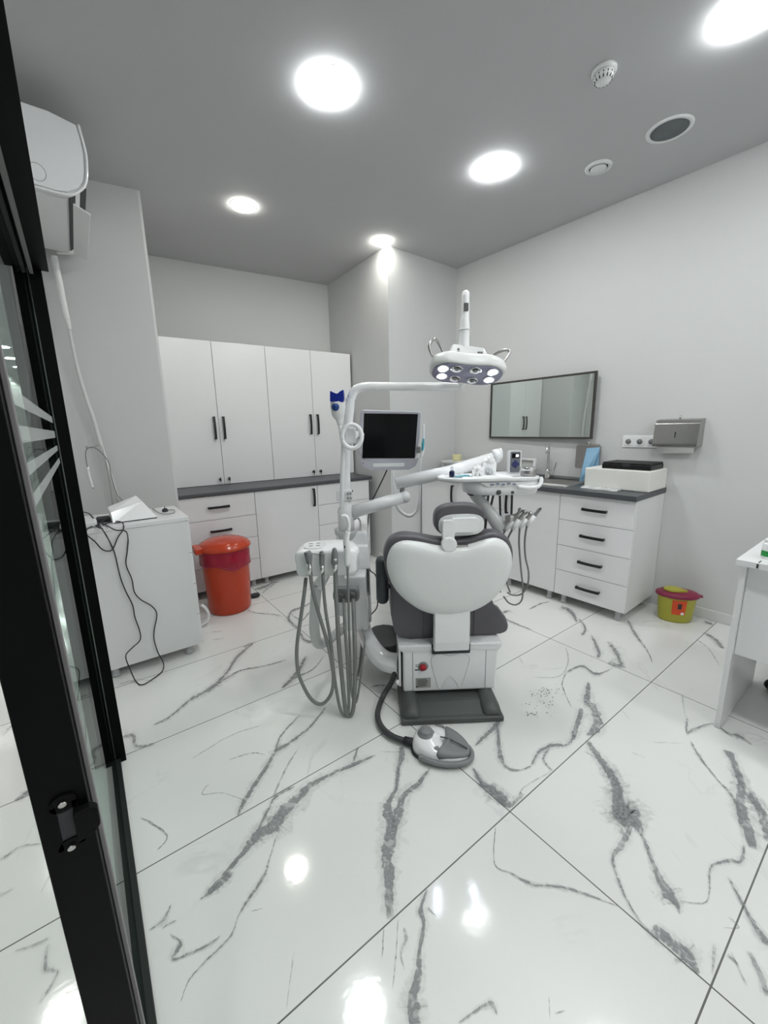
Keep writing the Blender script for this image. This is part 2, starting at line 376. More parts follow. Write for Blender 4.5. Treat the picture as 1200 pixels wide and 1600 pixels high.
vn(D, [(1078, 0), (1100, 60), (1095, 130), (1120, 220), (1150, 310)], [14, 26, 36, 34, 22]); vn(D, [(1130, 80), (1180, 190), (1200, 280)], [20, 30, 20], .8)
vn(D, [(1050, 410), (1110, 520), (1150, 590), (1200, 670)], [8, 10, 18, 24]); vn(D, [(1050, 560), (1090, 600), (1030, 600)], [5, 7, 3], .5)
vn(D, [(1060, 690), (1120, 820)], [8, 6], .5); vn(D, [(1130, 690), (1170, 780), (1200, 860)], [16, 20, 20], .6); vn(D, [(1045, 700), (1090, 740)], [10, 5], .5)
vn(D, [(40, 960), (100, 915), (160, 885), (185, 930)], [7, 9, 14, 4], .8); vn(D, [(378, 850), (382, 950)], [3, 3], .5); vn(D, [(400, 925), (440, 912)], [5, 5], .6)
vn(D, [(110, 60), (180, 100), (215, 140)], [10, 24, 12]); vn(D, [(90, 0), (130, 70)], [6, 8]); vn(D, [(280, 95), (235, 150)], [16, 6], .6)
vn(E_, [(468, 432), (465, 480), (462, 530)], [8, 16, 22]); vn(E_, [(440, 540), (425, 600), (405, 660)], [16, 16, 14]); vn(E_, [(470, 520), (500, 560), (500, 620), (460, 655)], [20, 24, 26, 10], .8)
vn(E_, [(415, 650), (380, 690), (330, 690), (270, 715), (235, 775)], [12, 9, 11, 10, 6]); vn(E_, [(235, 775), (190, 792), (140, 785), (110, 740), (100, 640), (90, 600)], [5, 4, 9, 16, 8, 6], .9)
vn(E_, [(310, 700), (285, 750), (325, 800)], [6, 10, 6], .7); vn(E_, [(320, 795), (210, 860), (190, 890)], [3, 6, 5], .5)
vn(E_, [(5, 695), (45, 655), (90, 612), (115, 560)], [6, 12, 14, 7]); vn(E_, [(-5, 780), (40, 850), (90, 880), (135, 925), (150, 945)], [4, 12, 22, 22, 8])
vn(E_, [(500, 560), (530, 612)], [5, 6], .8)
vn(E_, [(550, 268), (585, 320), (608, 375)], [10, 14, 9], .9); vn(E_, [(480, 240), (510, 310), (505, 335)], [5, 13, 8]); vn(E_, [(430, 175), (455, 215), (440, 245)], [6, 8, 6], .9)
vn(E_, [(550, 355), (620, 375)], [16, 8], .7)
vn(E_, [(378, 395), (440, 368), (500, 400), (560, 380)], [5, 6, 8, 3]); vn(E_, [(378, 395), (362, 450), (400, 540)], [6, 5, 4], .7); vn(E_, [(375, 290), (385, 350), (350, 410), (240, 415)], [3, 5, 4, 2], .5)
vn(E_, [(625, 175), (660, 240), (710, 310), (728, 355)], [8, 10, 4, 3], .9); vn(E_, [(225, 138), (270, 115), (310, 105)], [5, 6, 4]); vn(E_, [(360, 125), (400, 150), (420, 190)], [12, 16, 6])
vn(E_, [(940, 232), (985, 260), (1015, 298)], [9, 14, 12]); vn(E_, [(905, 258), (960, 300), (1005, 372)], [3, 6, 3], .7); vn(E_, [(940, 185), (975, 200)], [10, 5])
vn(E_, [(870, 580), (868, 640), (900, 625), (975, 605), (1040, 645), (1080, 652), (1135, 690)], [7, 6, 9, 5, 5, 9, 4], .8)
vn(E_, [(885, 675), (915, 730), (960, 790), (1010, 850), (1045, 880)], [4, 9, 5, 5, 8]); vn(E_, [(850, 480), (860, 560), (885, 600)], [8, 3, 3], .4); vn(E_, [(720, 680), (860, 685)], [5, 4], .35)
vn(E_, [(1035, 712), (1060, 760), (1085, 820), (1100, 870)], [26, 20, 24, 30]); vn(E_, [(1040, 880), (1080, 950), (1090, 1030)], [12, 14, 18]); vn(E_, [(1110, 880), (1150, 930), (1190, 980)], [20, 24, 22])
vn(E_, [(150, 140), (110, 160), (170, 195), (240, 222)], [12, 5, 6, 3], .8); vn(E_, [(640, 720), (700, 745)], [6, 3], .2)
vn(E_, [(600, 545), (640, 590)], [2, 3], .4); vn(E_, [(185, 330), (200, 360)], [3, 3], .6)
vn(G, [(500, 555), (440, 590), (350, 625), (330, 690), (400, 755)], [4, 7, 6, 9, 6], .9); vn(G, [(340, 640), (420, 690), (470, 640), (520, 590)], [4, 7, 6, 4], .8)
vn(G, [(80, 470), (150, 450), (200, 425), (265, 410)], [4, 9, 6, 3], .9); vn(G, [(130, 500), (180, 460), (235, 425)], [3, 6, 4], .7)
vn(G, [(30, 615), (100, 638), (200, 645), (290, 662)], [3, 5, 4, 3], .9); vn(G, [(400, 760), (440, 830), (500, 850), (520, 880)], [5, 10, 10, 5], .8)
vn(G, [(0, 890), (60, 850)], [10, 3], .6); vn(G, [(470, 520), (540, 470)], [4, 4], .7)
vn(A, [(385, 215), (450, 208)], [3, 3], .5); vn(A, [(410, 240), (455, 235)], [3, 3], .5); vn(A, [(60, 410), (130, 390), (210, 400)], [3, 5, 4], .4)
vn(A, [(75, 605), (115, 600), (130, 640), (200, 630)], [4, 14, 10, 6], .7)
vn(A, [(1000, 420), (1060, 412), (1110, 440)], [4, 5, 3], .6)
vn(H, [(170, 590), (110, 640), (60, 672)], [5, 12, 5]); vn(H, [(180, 850), (90, 862), (30, 900), (0, 915)], [4, 6, 8, 6], .6); vn(H, [(60, 1035), (0, 1070)], [4, 10], .6)
vn(H, [(240, 930), (195, 1010), (170, 1060)], [5, 6, 3], .4); vn(H, [(205, 1245), (150, 1270), (60, 1300)], [10, 8, 5], .5); vn(H, [(200, 1270), (190, 1370), (240, 1390), (160, 1520)], [10, 16, 8, 5], .7); vn(H, [(0, 400), (60, 350)], [14, 6], .6)
zi = 0
V2 = []
for pts, wd, k in V:
    if max(wd) >= 8: V2.append((pts, [w_*2.4 for w_ in wd], k*.16))
for pts, wd, k in V2+V:
    P, W_ = catmull([Vector((x, y)) for x, y in pts], wd, 9)
    zi += 1; zz = .00025+.00002*zi
    P = [p+Vector((random.uniform(-1, 1), random.uniform(-1, 1)))*.35 for p in P]
    F3 = [atz(p.x, p.y, 0) for p in P]; prev = None; ll = 0; n = len(F3)
    for i, p in enumerate(F3):
        d = F3[min(i+1, n-1)]-F3[max(i-1, 0)]; d.z = 0; d = d.normalized() if d.length > 1e-6 else Vector((1, 0, 0))
        nn = Vector((-d.y, d.x, 0)); e = .01
        pa = P[i]; dep = (p-CAM).dot(FWD)
        a, b2 = p+nn*e, p-nn*e
        def px(q): v = q-CAM; z_ = v.dot(FWD); return Vector((v.dot(RGT)/z_, v.dot(UPV)/z_))*FPX
        ppx = (px(a)-px(b2)).length/(2*e)
        hw = W_[i]*.41*(1.15+.5*min(1, W_[i]/20))*.5/max(ppx, 60)*1.25
        hw = max(hw, .0019)
        va = fl.bm.verts.new((p.x+nn.x*hw, p.y+nn.y*hw, zz)); vb = fl.bm.verts.new((p.x-nn.x*hw, p.y-nn.y*hw, zz))
        fade = k*min(1, (min(i, n-1-i)+.3)/3)
        va[ink] = fade; vb[ink] = fade
        if prev:
            f = fl.bm.faces.new((prev[1], vb, va, prev[0])); f.material_index = 1
            for lp, uvv in zip(f.loops, ((-1, 0), (-1, 0), (1, 0), (1, 0))): lp[uvl].uv = uvv
        prev = (va, vb)
# specks of plaster dust beside the chair are printed dirt on the floor
for i in range(90):
    cx, cy = (random.gauss(840, 14), random.gauss(1105, 12)) if i % 2 else (random.gauss(855, 12), random.gauss(1083, 5))
    p = atz(cx, cy, 0); r = random.uniform(.0012, .004); a0 = random.uniform(0, 6)
    vs = [fl.bm.verts.new((p.x+r*math.cos(a0+q)*random.uniform(.6, 1.4), p.y+r*math.sin(a0+q), .006*.5)) for q in (0, 1.5, 3, 4.6)]
    f = fl.bm.faces.new(vs); f.material_index = 2
# keep winding upward instead of recalculating
for f in fl.bm.faces:
    f.normal_update()
    if f.normal.z < 0: f.normal_flip()
me = bpy.data.meshes.new('floor'); fl.bm.to_mesh(me); fl.bm.free()
fo = bpy.data.objects.new('floor', me); COL.objects.link(fo); fo['kind'] = 'structure'
me.materials.append(FLOOR); me.materials.append(VEIN); me.materials.append(INK)

struct('ceiling', MB().box((-1.4, -2.3, CZ), (3.8, 22.1, CZ+.1)), CEIL)
def wallseg(name, a, b, thick, z0=0, z1=CZ, side=1, m=WALL):
    a = Vector((a[0], a[1], 0)); b = Vector((b[0], b[1], 0)); d = (b-a).normalized(); n = Vector((-d.y, d.x, 0))*side*thick
    P = [a, b, b+n, a+n]
    return struct(name, MB().hexa([Vector((p.x, p.y, z0)) for p in P]+[Vector((p.x, p.y, z1)) for p in P]), m)
RW0 = Vector((3.421, .875, 0)); DW = Vector((-.0372, .9993, 0)); NW = Vector((.9993, .0372, 0))
def rw(a, off=0): p = RW0+DW*a+NW*off; return (p.x, p.y)
K = (2.42, 3.14); KR = (3.345, 3.175); KB = (2.475, 4.315); BL = (.56, 4.52)
wallseg('wall_right', rw(-3.2), rw(2.45), .15, side=-1)
struct('wall_column', MB().prism([K, KR, (3.6, 3.2), (3.6, 4.6), (2.49, 4.6), KB], XY, 0, CZ), WALL)
wallseg('wall_back', (.40, 4.54), (2.55, 4.307), .15, side=1)
struct('wall_pier', MB().prism([(-.13, 3.51), (.545, 3.40), (.56, 3.402), (.56, 4.6), (-.13, 4.6)], XY, 0, CZ), WALL)
struct('wall_left', MB().box((-.13, 1.952, 0), (-.1, 3.50, CZ)), WALL)
struct('wall_left_header', MB().box((-.13, -.9, 2.62), (-.02, 1.93, CZ)), WALL)
struct('wall_front', MB().box((-1.4, -2.35, 0), (3.8, -2.2, CZ)), WALL)
struct('wall_hall', MB().box((-1.35, -2.2, 0), (-1.2, 22, CZ)), STRIPE)
struct('wall_hall_far', MB().box((-1.35, 22, 0), (0, 22.1, CZ)), WALL)
struct('wall_hall_side', MB().box((-.13, 4.6, 0), (-.1, 22, CZ)), WALL)
def base(name, a, b, side=1):
    a = Vector((*a, 0)); b = Vector((*b, 0)); d = (b-a).normalized(); n = Vector((-d.y, d.x, 0))*side*.012
    P = [a, b, b+n, a+n]; struct(name, MB().hexa([Vector((p.x, p.y, 0.001)) for p in P]+[Vector((p.x, p.y, .075)) for p in P], .002), WALLG)
base('baseboard_right', rw(-3.1), rw(.22), 1)
base('baseboard_column', K, (2.431, 3.38), 1)
base('baseboard_column_front', (2.41, 3.128), (2.75, 3.14), 0.2)
base('baseboard_pier', (-.09, 3.50), (.545, 3.40), -1)

# ================================================================= GLASS PARTITION AND DOOR FRAME
def lean(x0, y0, x1, y1):
    P = [(x0, y0), (x1, y0), (x1, y1), (x0, y1)]
    return MB().hexa([Vector((x+.013, y, 0)) for x, y in P]+[Vector((x-.013, y, 2.6)) for x, y in P], .0008, 1)
struct('door_frame_post', lean(-.0885, .48, -.0455, .512), FRAMEK)
struct('door_frame_post_gasket', lean(-.0452, .502, -.0405, .512), GASK)
struct('door_frame_jamb', MB().box((-.095, 1.88, 0), (-.0575, 1.94, 1.93)).box((-.0535, 1.88, 0), (-.018, 1.94, 1.93)), FRAMEK)
struct('door_frame_jamb_gasket', MB().box((-.0575, 1.884, .02), (-.0535, 1.93, 1.93)), STEEL)
struct('door_frame_jamb_outer', MB().box((-.13, 1.90, 0), (-.096, 1.95, 2.6)), FRAMEG)
struct('door_frame_header', MB().box((-.125, -.8, 1.925), (-.034, 1.95, 2.62)).box((-.034, -.8, 1.925), (.002, 1.90, 2.62)), FRAMEK)
struct('door_frame_track', MB().box((-.050, .512, 1.905), (-.040, 1.88, 1.925)), GASK)
struct('door_frame_sill', MB().box((-.090, .35, 0.001), (-.038, 1.88, .022), .002), FRAMEG)
struct('window_1', MB().box((-.0605, .513, .0225), (-.0545, 1.879, 1.9245)), GLASS)
LKM = TR((.0045, 0, .984)) @ Matrix.Diagonal((1, 1, .74, 1)) @ TR((0, 0, -.985))
for (y0_, y1_, x_) in ((606, 630, 19), (666, 692, 37), (722, 744, 45), (766, 792, 56)):  # pale, mostly clear strips along the pane near eye level
    za, zb2_ = onplane(x_, y0_, (-.054, 0, 0), (1, 0, 0)).z, onplane(x_, y1_, (-.054, 0, 0), (1, 0, 0)).z
    struct('window_1_pale_band', MB().box((-.0543, .515, zb2_), (-.0540, 1.70, za)), BAND)
lk = thing('latch_plate', 'black metal latch strike plate with two screws on the dark door post', 'latch plate', (-.0675, .48, .985))
def plate(u0, v0, u1, v1, r): return rrect(u0, v0, u1, v1, r)
mb = MB()
outer = plate(-.078, .935, -.054, 1.035, .010)
mb.prism(plate(-.078, 1.008, -.056, 1.033, .010), XZ, .477, .4805)
mb.prism(plate(-.078, .937, -.056, .962, .010), XZ, .477, .4805)
mb.box((-.078, .477, .948), (-.0735, .4805, 1.02)); mb.box((-.0605, .477, .948), (-.056, .4805, 1.02))
obj('plate', mb, FRAMEK, lk, LKM)
obj('lip', MB().prism([(-.0605, .962), (-.045, .966), (-.040, .975), (-.040, 1.000), (-.045, 1.008), (-.0605, 1.008)], XZ, .466, .477, .002), FRAMEK, lk, LKM)
obj('latch_hole', MB().box((-.0735, .4785, .962), (-.0605, .4802, 1.008)), INK, lk, LKM)
for zz in (1.0215, .9485):
    obj('screw', MB().cyl((-.0675, .4745, zz), (-.0675, .4775, zz), .0035, 14), STEEL, lk, LKM)

# ================================================================= CEILING FIXTURES
def downlight(x, y, r, label, m=PAN, group='round ceiling downlights'):
    drop = .012 if r > .1 else .006
    t = thing('ceiling_downlight', label, 'ceiling light', (x, y, CZ), group)
    obj('rim', MB().lathe([(r+.008, 0), (r+.008, -.0012), (r+.0005, -.0015), (r+.0005, 0)], (x, y, CZ), seg=40, cap=False), WPL2, t)
    obj('diffuser', MB().lathe([(r+.0, -.001), (r, -drop), (r*.9, -drop-.006), (r*.01, -drop-.008)], (x, y, CZ), seg=40, cap=False), m, t)
    return t
downlight(1.17, 1.95, .115, 'large round ceiling light nearest the camera, left of centre')
downlight(2.32, 1.90, .115, 'large round ceiling light above the dental lamp, between the sensors and the chair')
downlight(1.18, 3.20, .085, 'small round ceiling light in front of the back wall cupboards', PANW)
downlight(2.33, 3.10, .085, 'small round ceiling light just before the column corner', PANW)
downlight(2.34, .68, .115, 'round ceiling light cut by the top right edge of the photo')
downlight(1.17, .55, .115, 'round ceiling light overhead near the doorway')
downlight(1.17, -.75, .115, 'added round fill light on the ceiling behind the camera, on the left')  # unseen pair added behind the camera to brighten surfaces facing it
downlight(2.34, -.75, .115, 'added round fill light on the ceiling behind the camera, on the right')
downlight(1.17, -1.8, .115, 'added round fill light on the ceiling furthest behind the camera, on the left')  # second unseen pair, added as more fill from behind
downlight(2.34, -1.8, .115, 'added round fill light on the ceiling furthest behind the camera, on the right')
for i in range(17):
    y = -.9+1.4*i
    t = thing('hall_downlight', 'round ceiling light in the row along the hallway behind the glass', 'ceiling light', (-.68 if i < 6 else -.85, y, CZ), 'row of hallway ceiling lights')
    X = -.68 if i < 6 else -.85
    obj('diffuser', MB().lathe([(.10, 0), (.10, -.010), (.001, -.014)], (X, y, CZ), seg=24, cap=False), PANH, t)
# smoke detector
sx, sy = 2.147, 1.152
t = thing('smoke_detector', 'white slotted smoke detector on the ceiling', 'smoke detector', (sx, sy, CZ))
obj('base', MB().lathe([(.052, 0), (.052, -.012), (.046, -.016)], (sx, sy, CZ)), WPL2, t)
obj('dome', MB().lathe([(.044, -.016), (.042, -.034), (.032, -.046), (.001, -.05)], (sx, sy, CZ)), WPL2, t)
mb = MB()
for i in range(14):
    a = 2*PI*i/14; c, s_ = math.cos(a), math.sin(a)
    mb.tube([(sx+.0425*c, sy+.0425*s_, CZ-.026), (sx+.033*c, sy+.033*s_, CZ-.046)], .0028, 6, smooth=0)
obj('slots', mb, INK, t)
sx, sy = 2.835, 1.128
t = thing('ceiling_speaker', 'round flush ceiling speaker with grey mesh', 'speaker', (sx, sy, CZ))
obj('rim', MB().lathe([(.112, 0), (.110, -.006), (.092, -.007), (.090, -.002)], (sx, sy, CZ), seg=40, cap=False), WPL2, t)
obj('grille', MB().lathe([(.091, -.002), (.09, -.004), (.001, -.005)], (sx, sy, CZ), seg=40), SPK, t)
sx, sy = 2.848, 1.518
t = thing('ceiling_vent', 'small round white ceiling vent with a raised centre disc', 'vent', (sx, sy, CZ))
obj('rim', MB().lathe([(.078, 0), (.076, -.008), (.058, -.012), (.053, -.004)], (sx, sy, CZ), seg=36, cap=False), WPL2, t)
obj('gap', MB().lathe([(.054, -.001), (.053, -.003), (.001, -.003)], (sx, sy, CZ), seg=36), INK, t)
obj('disc', MB().lathe([(.046, -.004), (.047, -.014), (.044, -.016), (.001, -.017)], (sx, sy, CZ), seg=36), WPL2, t)

# ================================================================= AIR CONDITIONER
t = thing('air_conditioner', 'white wall mounted split air conditioner high on the left wall, flap open', 'air conditioner', (-.1, 2.62, 2.47))
prof = [(-.098, 2.80), (-.02, 2.812), (.10, 2.812), (.205, 2.794), (.214, 2.74), (.217, 2.67), (.210, 2.60), (.198, 2.555), (.172, 2.518), (.13, 2.490), (.085, 2.484), (-.098, 2.492)]
ps = prof
obj('casing', MB().prism(ps, lambda u, v, h: (u, h, v), 2.622, 3.40, .006, 2), WPL2, t)
cap = [(p[0]*.97-.002, 2.65+(p[1]-2.65)*.965) for p in prof]
obj('side_cap', MB().prism(cap, XZ, 2.612, 2.6225, .003), WPL, t)
obj('front_edge', MB().tube([(.207, 2.615, 2.794), (.219, 2.615, 2.70), (.219, 2.615, 2.65), (.205, 2.615, 2.56), (.172, 2.615, 2.512), (.12, 2.615, 2.484), (.0, 2.615, 2.484)], .006, 8), WPL, t)
obj('knockout_ring', MB().tube([(.022+.032*math.cos(a), 2.6115, 2.545+.036*math.sin(a)) for a in [2*PI*i/24 for i in range(25)]], .0008, 6, smooth=0), LINE, t)
obj('outlet', MB().hexa([(.128, 2.66, 2.484), (.205, 2.66, 2.548), (.205, 3.36, 2.548), (.128, 3.36, 2.484), (.13, 2.66, 2.53), (.19, 2.66, 2.56), (.19, 3.36, 2.56), (.13, 3.36, 2.53)]), INK, t)
obj('flap', MB().hexa([(.142, 2.67, 2.472), (.146, 2.67, 2.476), (.146, 3.35, 2.476), (.142, 3.35, 2.472), (.205, 2.67, 2.440), (.208, 2.67, 2.446), (.208, 3.35, 2.446), (.205, 3.35, 2.440)]), WPL2, t)
obj('underside_panel', MB().box((-.05, 2.66, 2.477), (.118, 3.37, 2.488), .002), WPL2, t)
obj('end_lip', MB().hexa([(.06, 3.375, 2.466), (.165, 3.375, 2.482), (.165, 3.40, 2.482), (.06, 3.40, 2.466), (.06, 3.375, 2.49), (.18, 3.375, 2.53), (.18, 3.40, 2.53), (.06, 3.40, 2.49)]), WPL2, t)
PY = 3.40
def pf(x, y, yy=PY): return onplane(x, y, (0, yy, 0), (0, 1, 0))
t = thing('air_conditioner_pipe', 'white insulated pipe and thin drain hose running down from the air conditioner', 'pipe', pf(88, 412, 3.38))
obj('insulated_pipe', MB().tube([pf(84, 400, 3.37), pf(92, 440, 3.38), pf(100, 480, 3.39), pf(105, 500, 3.395)], [.018, .02, .019, .017]), WPL2, t)
obj('pipe_end', MB().tube([pf(105, 500, 3.395), pf(107, 506, 3.395), pf(109, 515, 3.395)], [.017, .013, .009]), WPL2, t)
obj('drain_hose', MB().tube([pf(107, 510, 3.40), pf(113, 540, 3.41), pf(122, 580, 3.42), pf(134, 620, 3.42), pf(146, 655, 3.42), pf(156, 690, 3.42), pf(170, 735, 3.41), pf(186, 785, 3.40)], [.009, .010, .011, .012, .013, .013, .012, .011]), WALL, t)

# ================================================================= CABINETS
def handle_bow(c, ln, vertical, out):       # c centre on the front, in cabinet frame (front faces -y)
    mb = MB(); x, y, z = c; h = ln/2
    pts = [(-h, 0), (-h+.006, -out*.8), (0, -out), (h-.006, -out*.8), (h, 0)]
    n = 16
    for k in range(n):
        u0 = -h+ln*k/n; u1 = -h+ln*(k+1)/n
        def o(u): return -out*(.72+.28*math.cos(u/h*PI/2))
        P = []
        for u in (u0, u1):
            for (dy, dv) in ((0, -.0095), (0, .0095), (-.010, .0095), (-.010, -.0095)): P.append((u, o(u)+dy, dv))
        Q = [(x+v, y+dy, z+u) if vertical else (x+u, y+dy, z+v) for u, dy, v in P]
        mb.hexa([Q[0], Q[1], Q[2], Q[3], Q[4], Q[5], Q[6], Q[7]])
    for sg in (-1, 1):
        e = sg*(h-.005)
        if vertical: mb.box((x-.0075, y-out*.75, z+e-.005), (x+.0075, y, z+e+.005))
        else: mb.box((x+e-.005, y-out*.75, z-.0075), (x+e+.005, y, z+.0075))
    return mb
def leg_mb(x, y, h, r=.022): return MB().lathe([(r*1.15, 0.001), (r*1.15, .012), (r*.85, .018), (r*.8, h-.015), (r*1.3, h-.006), (r*1.3, h)], (x, y, 0), seg=18)
def cabinet(label, M, x0, x1, depth, zb, zt, kind, hside=1, group=None, name='base_cabinet', skin=CAB, hz=None, backlegs=True):
    t = thing(name, label, 'cabinet', M @ TR((x0, 0, 0)), group)
    obj('carcass', MB().box((x0+.001, .018, zb), (x1-.001, depth, zt), .001, 1), CARC, t, M)
    if zb < .3:
        for lx in (x0+.06, x1-.06):
            for ly in ((.05, depth-.06) if backlegs else (.05,)):
                obj('leg', leg_mb(lx, ly, zb), LEG, t, M)
    g = .002
    if kind == 'drawers':
        n = 4; hh = (zt-zb)/n
        for i in range(n):
            a = zb+hh*i
            d = obj('drawer', MB().box((x0+g, 0, a+g), (x1-g, .018, a+hh-g), .0012, 1), skin, t, M)
            obj('handle', handle_bow(((x0+x1)/2, 0, a+hh*.5+.005), .17, False, .024), BLK, d, M)
    elif kind == 'door':
        d = obj('door', MB().box((x0+g, 0, zb+g), (x1-g, .018, zt-g), .0012, 1), skin, t, M)
        hx = x1-.045 if hside > 0 else x0+.045
        obj('handle', handle_bow((hx, 0, hz or zt-.12), .17, True, .024), BLK, d, M)
    elif kind == 'doors':
        xm = (x0+x1)/2
        for a, b, hx in ((x0, xm, xm-.04), (xm, x1, xm+.04)):
            d = obj('door', MB().box((a+g, 0, zb+g), (b-g, .018, zt-g), .0012, 1), skin, t, M)
            obj('handle', handle_bow((hx, 0, hz), .20, True, .024), BLK, d, M)
            obj('lock', MB().cyl((hx, 0, zb+.05), (hx, -.004, zb+.05), .009, 14), STEEL, d, M)
    return t
a2 = math.radians(-1.2)
MBK = frame((.56, 3.478), (math.cos(a2), math.sin(a2), 0))
cabinet('white four-drawer base cabinet behind the red bin', MBK, 0, .61, .80, .065, .862, 'drawers')
cabinet('white single-door base cabinet in the middle of the back counter', MBK, .61, 1.21, .80, .065, .862, 'door', hz=.75)
cabinet('white four-drawer base cabinet at the right end of the back counter, behind the lamp post', MBK, 1.21, 1.80, .80, .065, .862, 'drawers')
tag(obj('worktop', MB().box((0, -.018, .863), (1.835, .80, .897), .008, 3), TOP, None, MBK), 'dark grey worktop under the tall wall cupboards', 'worktop')
a3 = math.radians(-2.3)
MUP = frame((.572, 3.905), (math.cos(a3), math.sin(a3), 0))
ua = cabinet('white two-door upper cupboard on the left, next to the pier', MUP, .0, .945, .42, .898, 2.15, 'doors', name='wall_cupboard', hz=1.41)
ub = cabinet('white two-door upper cupboard on the right, beside the column', MUP, .945, 1.862, .42, .898, 2.15, 'doors', name='wall_cupboard', hz=1.43)
def key(x, z, label):
    t = thing('cupboard_key', label, 'key', MUP @ TR((x, -.004, z)), 'keys in the cupboard locks')
    obj('blade', MB().box((x-.0015, -.022, z-.003), (x+.0015, -.004, z+.003)), STEEL, t, MUP)
    obj('bow', MB().lathe([(.001, -.004), (.017, -.004), (.019, 0), (.017, .004), (.001, .004)], (x, -.032, z), (1, 0, 0), 16), BLK, t, MUP)
    obj('spare_key', MB().prism([(-.006, 0), (.006, 0), (.008, -.02), (.002, -.045), (-.002, -.045), (-.008, -.02)], lambda u, v, h: (x+.004+h, -.026+u, z-.006+v), 0, .002), STEEL, t, MUP)
key(.4725-.04, .948, 'small key in the leftmost cupboard lock')
key(.4725+.04, .948, 'small key in the second cupboard lock from the left')
key(1.4035-.04, .948, 'small key in the second cupboard lock from the right')
key(1.4035+.04, .948, 'small key in the rightmost cupboard lock')

LR = 2.03
o_r = Vector((2.885, 1.11, 0))+DW*LR
MR = frame((o_r.x, o_r.y), (-DW.x, -DW.y, 0))
cabinet('white single-door base cabinet at the column end of the right counter', MR, .012, .49, .522, .075, .872, 'door', hside=1, hz=.745)
cabinet('white drawer cabinet under the delivery tray, left of the sink', MR, .49, 1.01, .522, .075, .872, 'drawers')
cabinet('white single-door cabinet under the sink', MR, 1.01, 1.51, .522, .075, .872, 'door', hside=-1, hz=.735)
cabinet('white four-drawer cabinet at the near end of the right counter', MR, 1.51, 2.03, .522, .075, .872, 'drawers')
# worktop with sink cut-out: sink x 1.10..1.48 , y .10..45
SX0, SX1, SY0, SY1 = 1.07, 1.49, .085, .44
mb = MB()
mb.box((0.012, -.022, .873), (SX0, .534, .908)); mb.box((SX1, -.022, .873), (2.034, .534, .908)); mb.box((SX0, -.022, .873), (SX1, SY0, .908)); mb.box((SX0, SY1, .873), (SX1, .534, .908))
tag(obj('worktop', mb, TOP, None, MR), 'dark grey worktop with the steel sink along the right wall', 'worktop')
tag(obj('backsplash_strip', MB().box((0.015, .518, .909), (2.03, .5335, .935), .004), mat('grey_strip', (.22, .225, .23), .4, noise=.05), None, MR), 'grey edge strip between the right worktop and the wall', 'strip')
t = thing('sink', 'stainless steel sink set into the right worktop', 'sink', MR @ TR(((SX0+SX1)/2, (SY0+SY1)/2, .908)))
q = lambda i, z: [(u, v, z) for u, v in rrect(SX0+i, SY0+i, SX1-i, SY1-i, .05)]
obj('rim', MB().rings([[(u, v, .9085) for u, v in rrect(SX0-.022, SY0-.022, SX1+.022, SY1+.022, .05)], [(u, v, .912) for u, v in rrect(SX0-.018, SY0-.018, SX1+.018, SY1+.018, .05)], q(-.002, .912), q(.004, .906)], cap=False), STEEL, t, MR)
obj('basin', MB().rings([q(.004, .906), q(.012, .84), q(.03, .78), q(.09, .775), q(.15, .774)], cap=False).box((SX0+.1, SY0+.1, .768), (SX1-.1, SY1-.1, .7735)), STEEL, t, MR)
fx, fy = 1.13, .475
t = thing('faucet', 'chrome swan-neck mixer tap behind the sink', 'faucet', MR @ TR((fx, fy, .909)))
obj('base', MB().lathe([(.026, 0), (.026, .012), (.022, .02), (.021, .07), (.016, .078)], (fx, fy, .909)), CHR, t, MR)
obj('spout', MB().tube([(fx, fy, .98), (fx, fy, 1.08), (fx, fy-.003, 1.15), (fx+.012, fy-.03, 1.192), (fx+.024, fy-.065, 1.198), (fx+.034, fy-.095, 1.175), (fx+.037, fy-.103, 1.135)], [.013, .012, .012, .012, .012, .012, .013], 14), CHR, t, MR)
obj('lever', MB().tube([(fx+.02, fy-.01, .965), (fx+.055, fy-.02, .97), (fx+.075, fy-.02, 1.01), (fx+.085, fy-.02, 1.06)], [.012, .010, .007, .006], 10), CHR, t, MR)

# ---- things on the right wall (frame MR: y=.535 is the wall)
def rwall(x, y, off=0.):     # pixel on plane at distance off from wall -> MR local
    return MR.inverted() @ onplane(x, y, RW0-NW*off, NW)
a, b = rwall(769, 600), rwall(932, 686)
wy = a.y
t = thing('wall_mirror', 'wide rectangular mirror with thin dark frame above the sink', 'mirror', MR @ TR(((a.x+b.x)/2, wy, 1.25)))
mx0, mx1, mz0, mz1 = a.x, rwall(938, 583).x, 1.257, 1.785
MRM = MR @ TR((mx0, wy, 0)) @ Matrix.Rotation(math.radians(-2.1), 4, 'Z') @ TR((-mx0, -wy, 0))
obj('glass', MB().box((mx0+.01, wy-.014, mz0+.01), (mx1-.01, wy-.010, mz1-.01)), MIRR, t, MRM)
mb = MB(); f = .016
mb.box((mx0, wy-.02, mz0), (mx1, wy, mz0+f)); mb.box((mx0, wy-.02, mz1-f), (mx1, wy, mz1)); mb.box((mx0, wy-.02, mz0+f), (mx0+f, wy, mz1-f)); mb.box((mx1-f, wy-.02, mz0+f), (mx1, wy, mz1-f))
obj('frame', mb, mat('bronze_frame', (.07, .068, .063), .4, .4, noise=.05), t, MRM)
obj('wall_cleat', MB().hexa([(mx0+.3, wy-.012, 1.5), (mx1-.05, wy-.034, 1.5), (mx1-.05, wy-.001, 1.5), (mx0+.3, wy-.001, 1.5), (mx0+.3, wy-.012, 1.56), (mx1-.05, wy-.034, 1.56), (mx1-.05, wy-.001, 1.56), (mx0+.3, wy-.001, 1.56)]), BLK, t, MR)
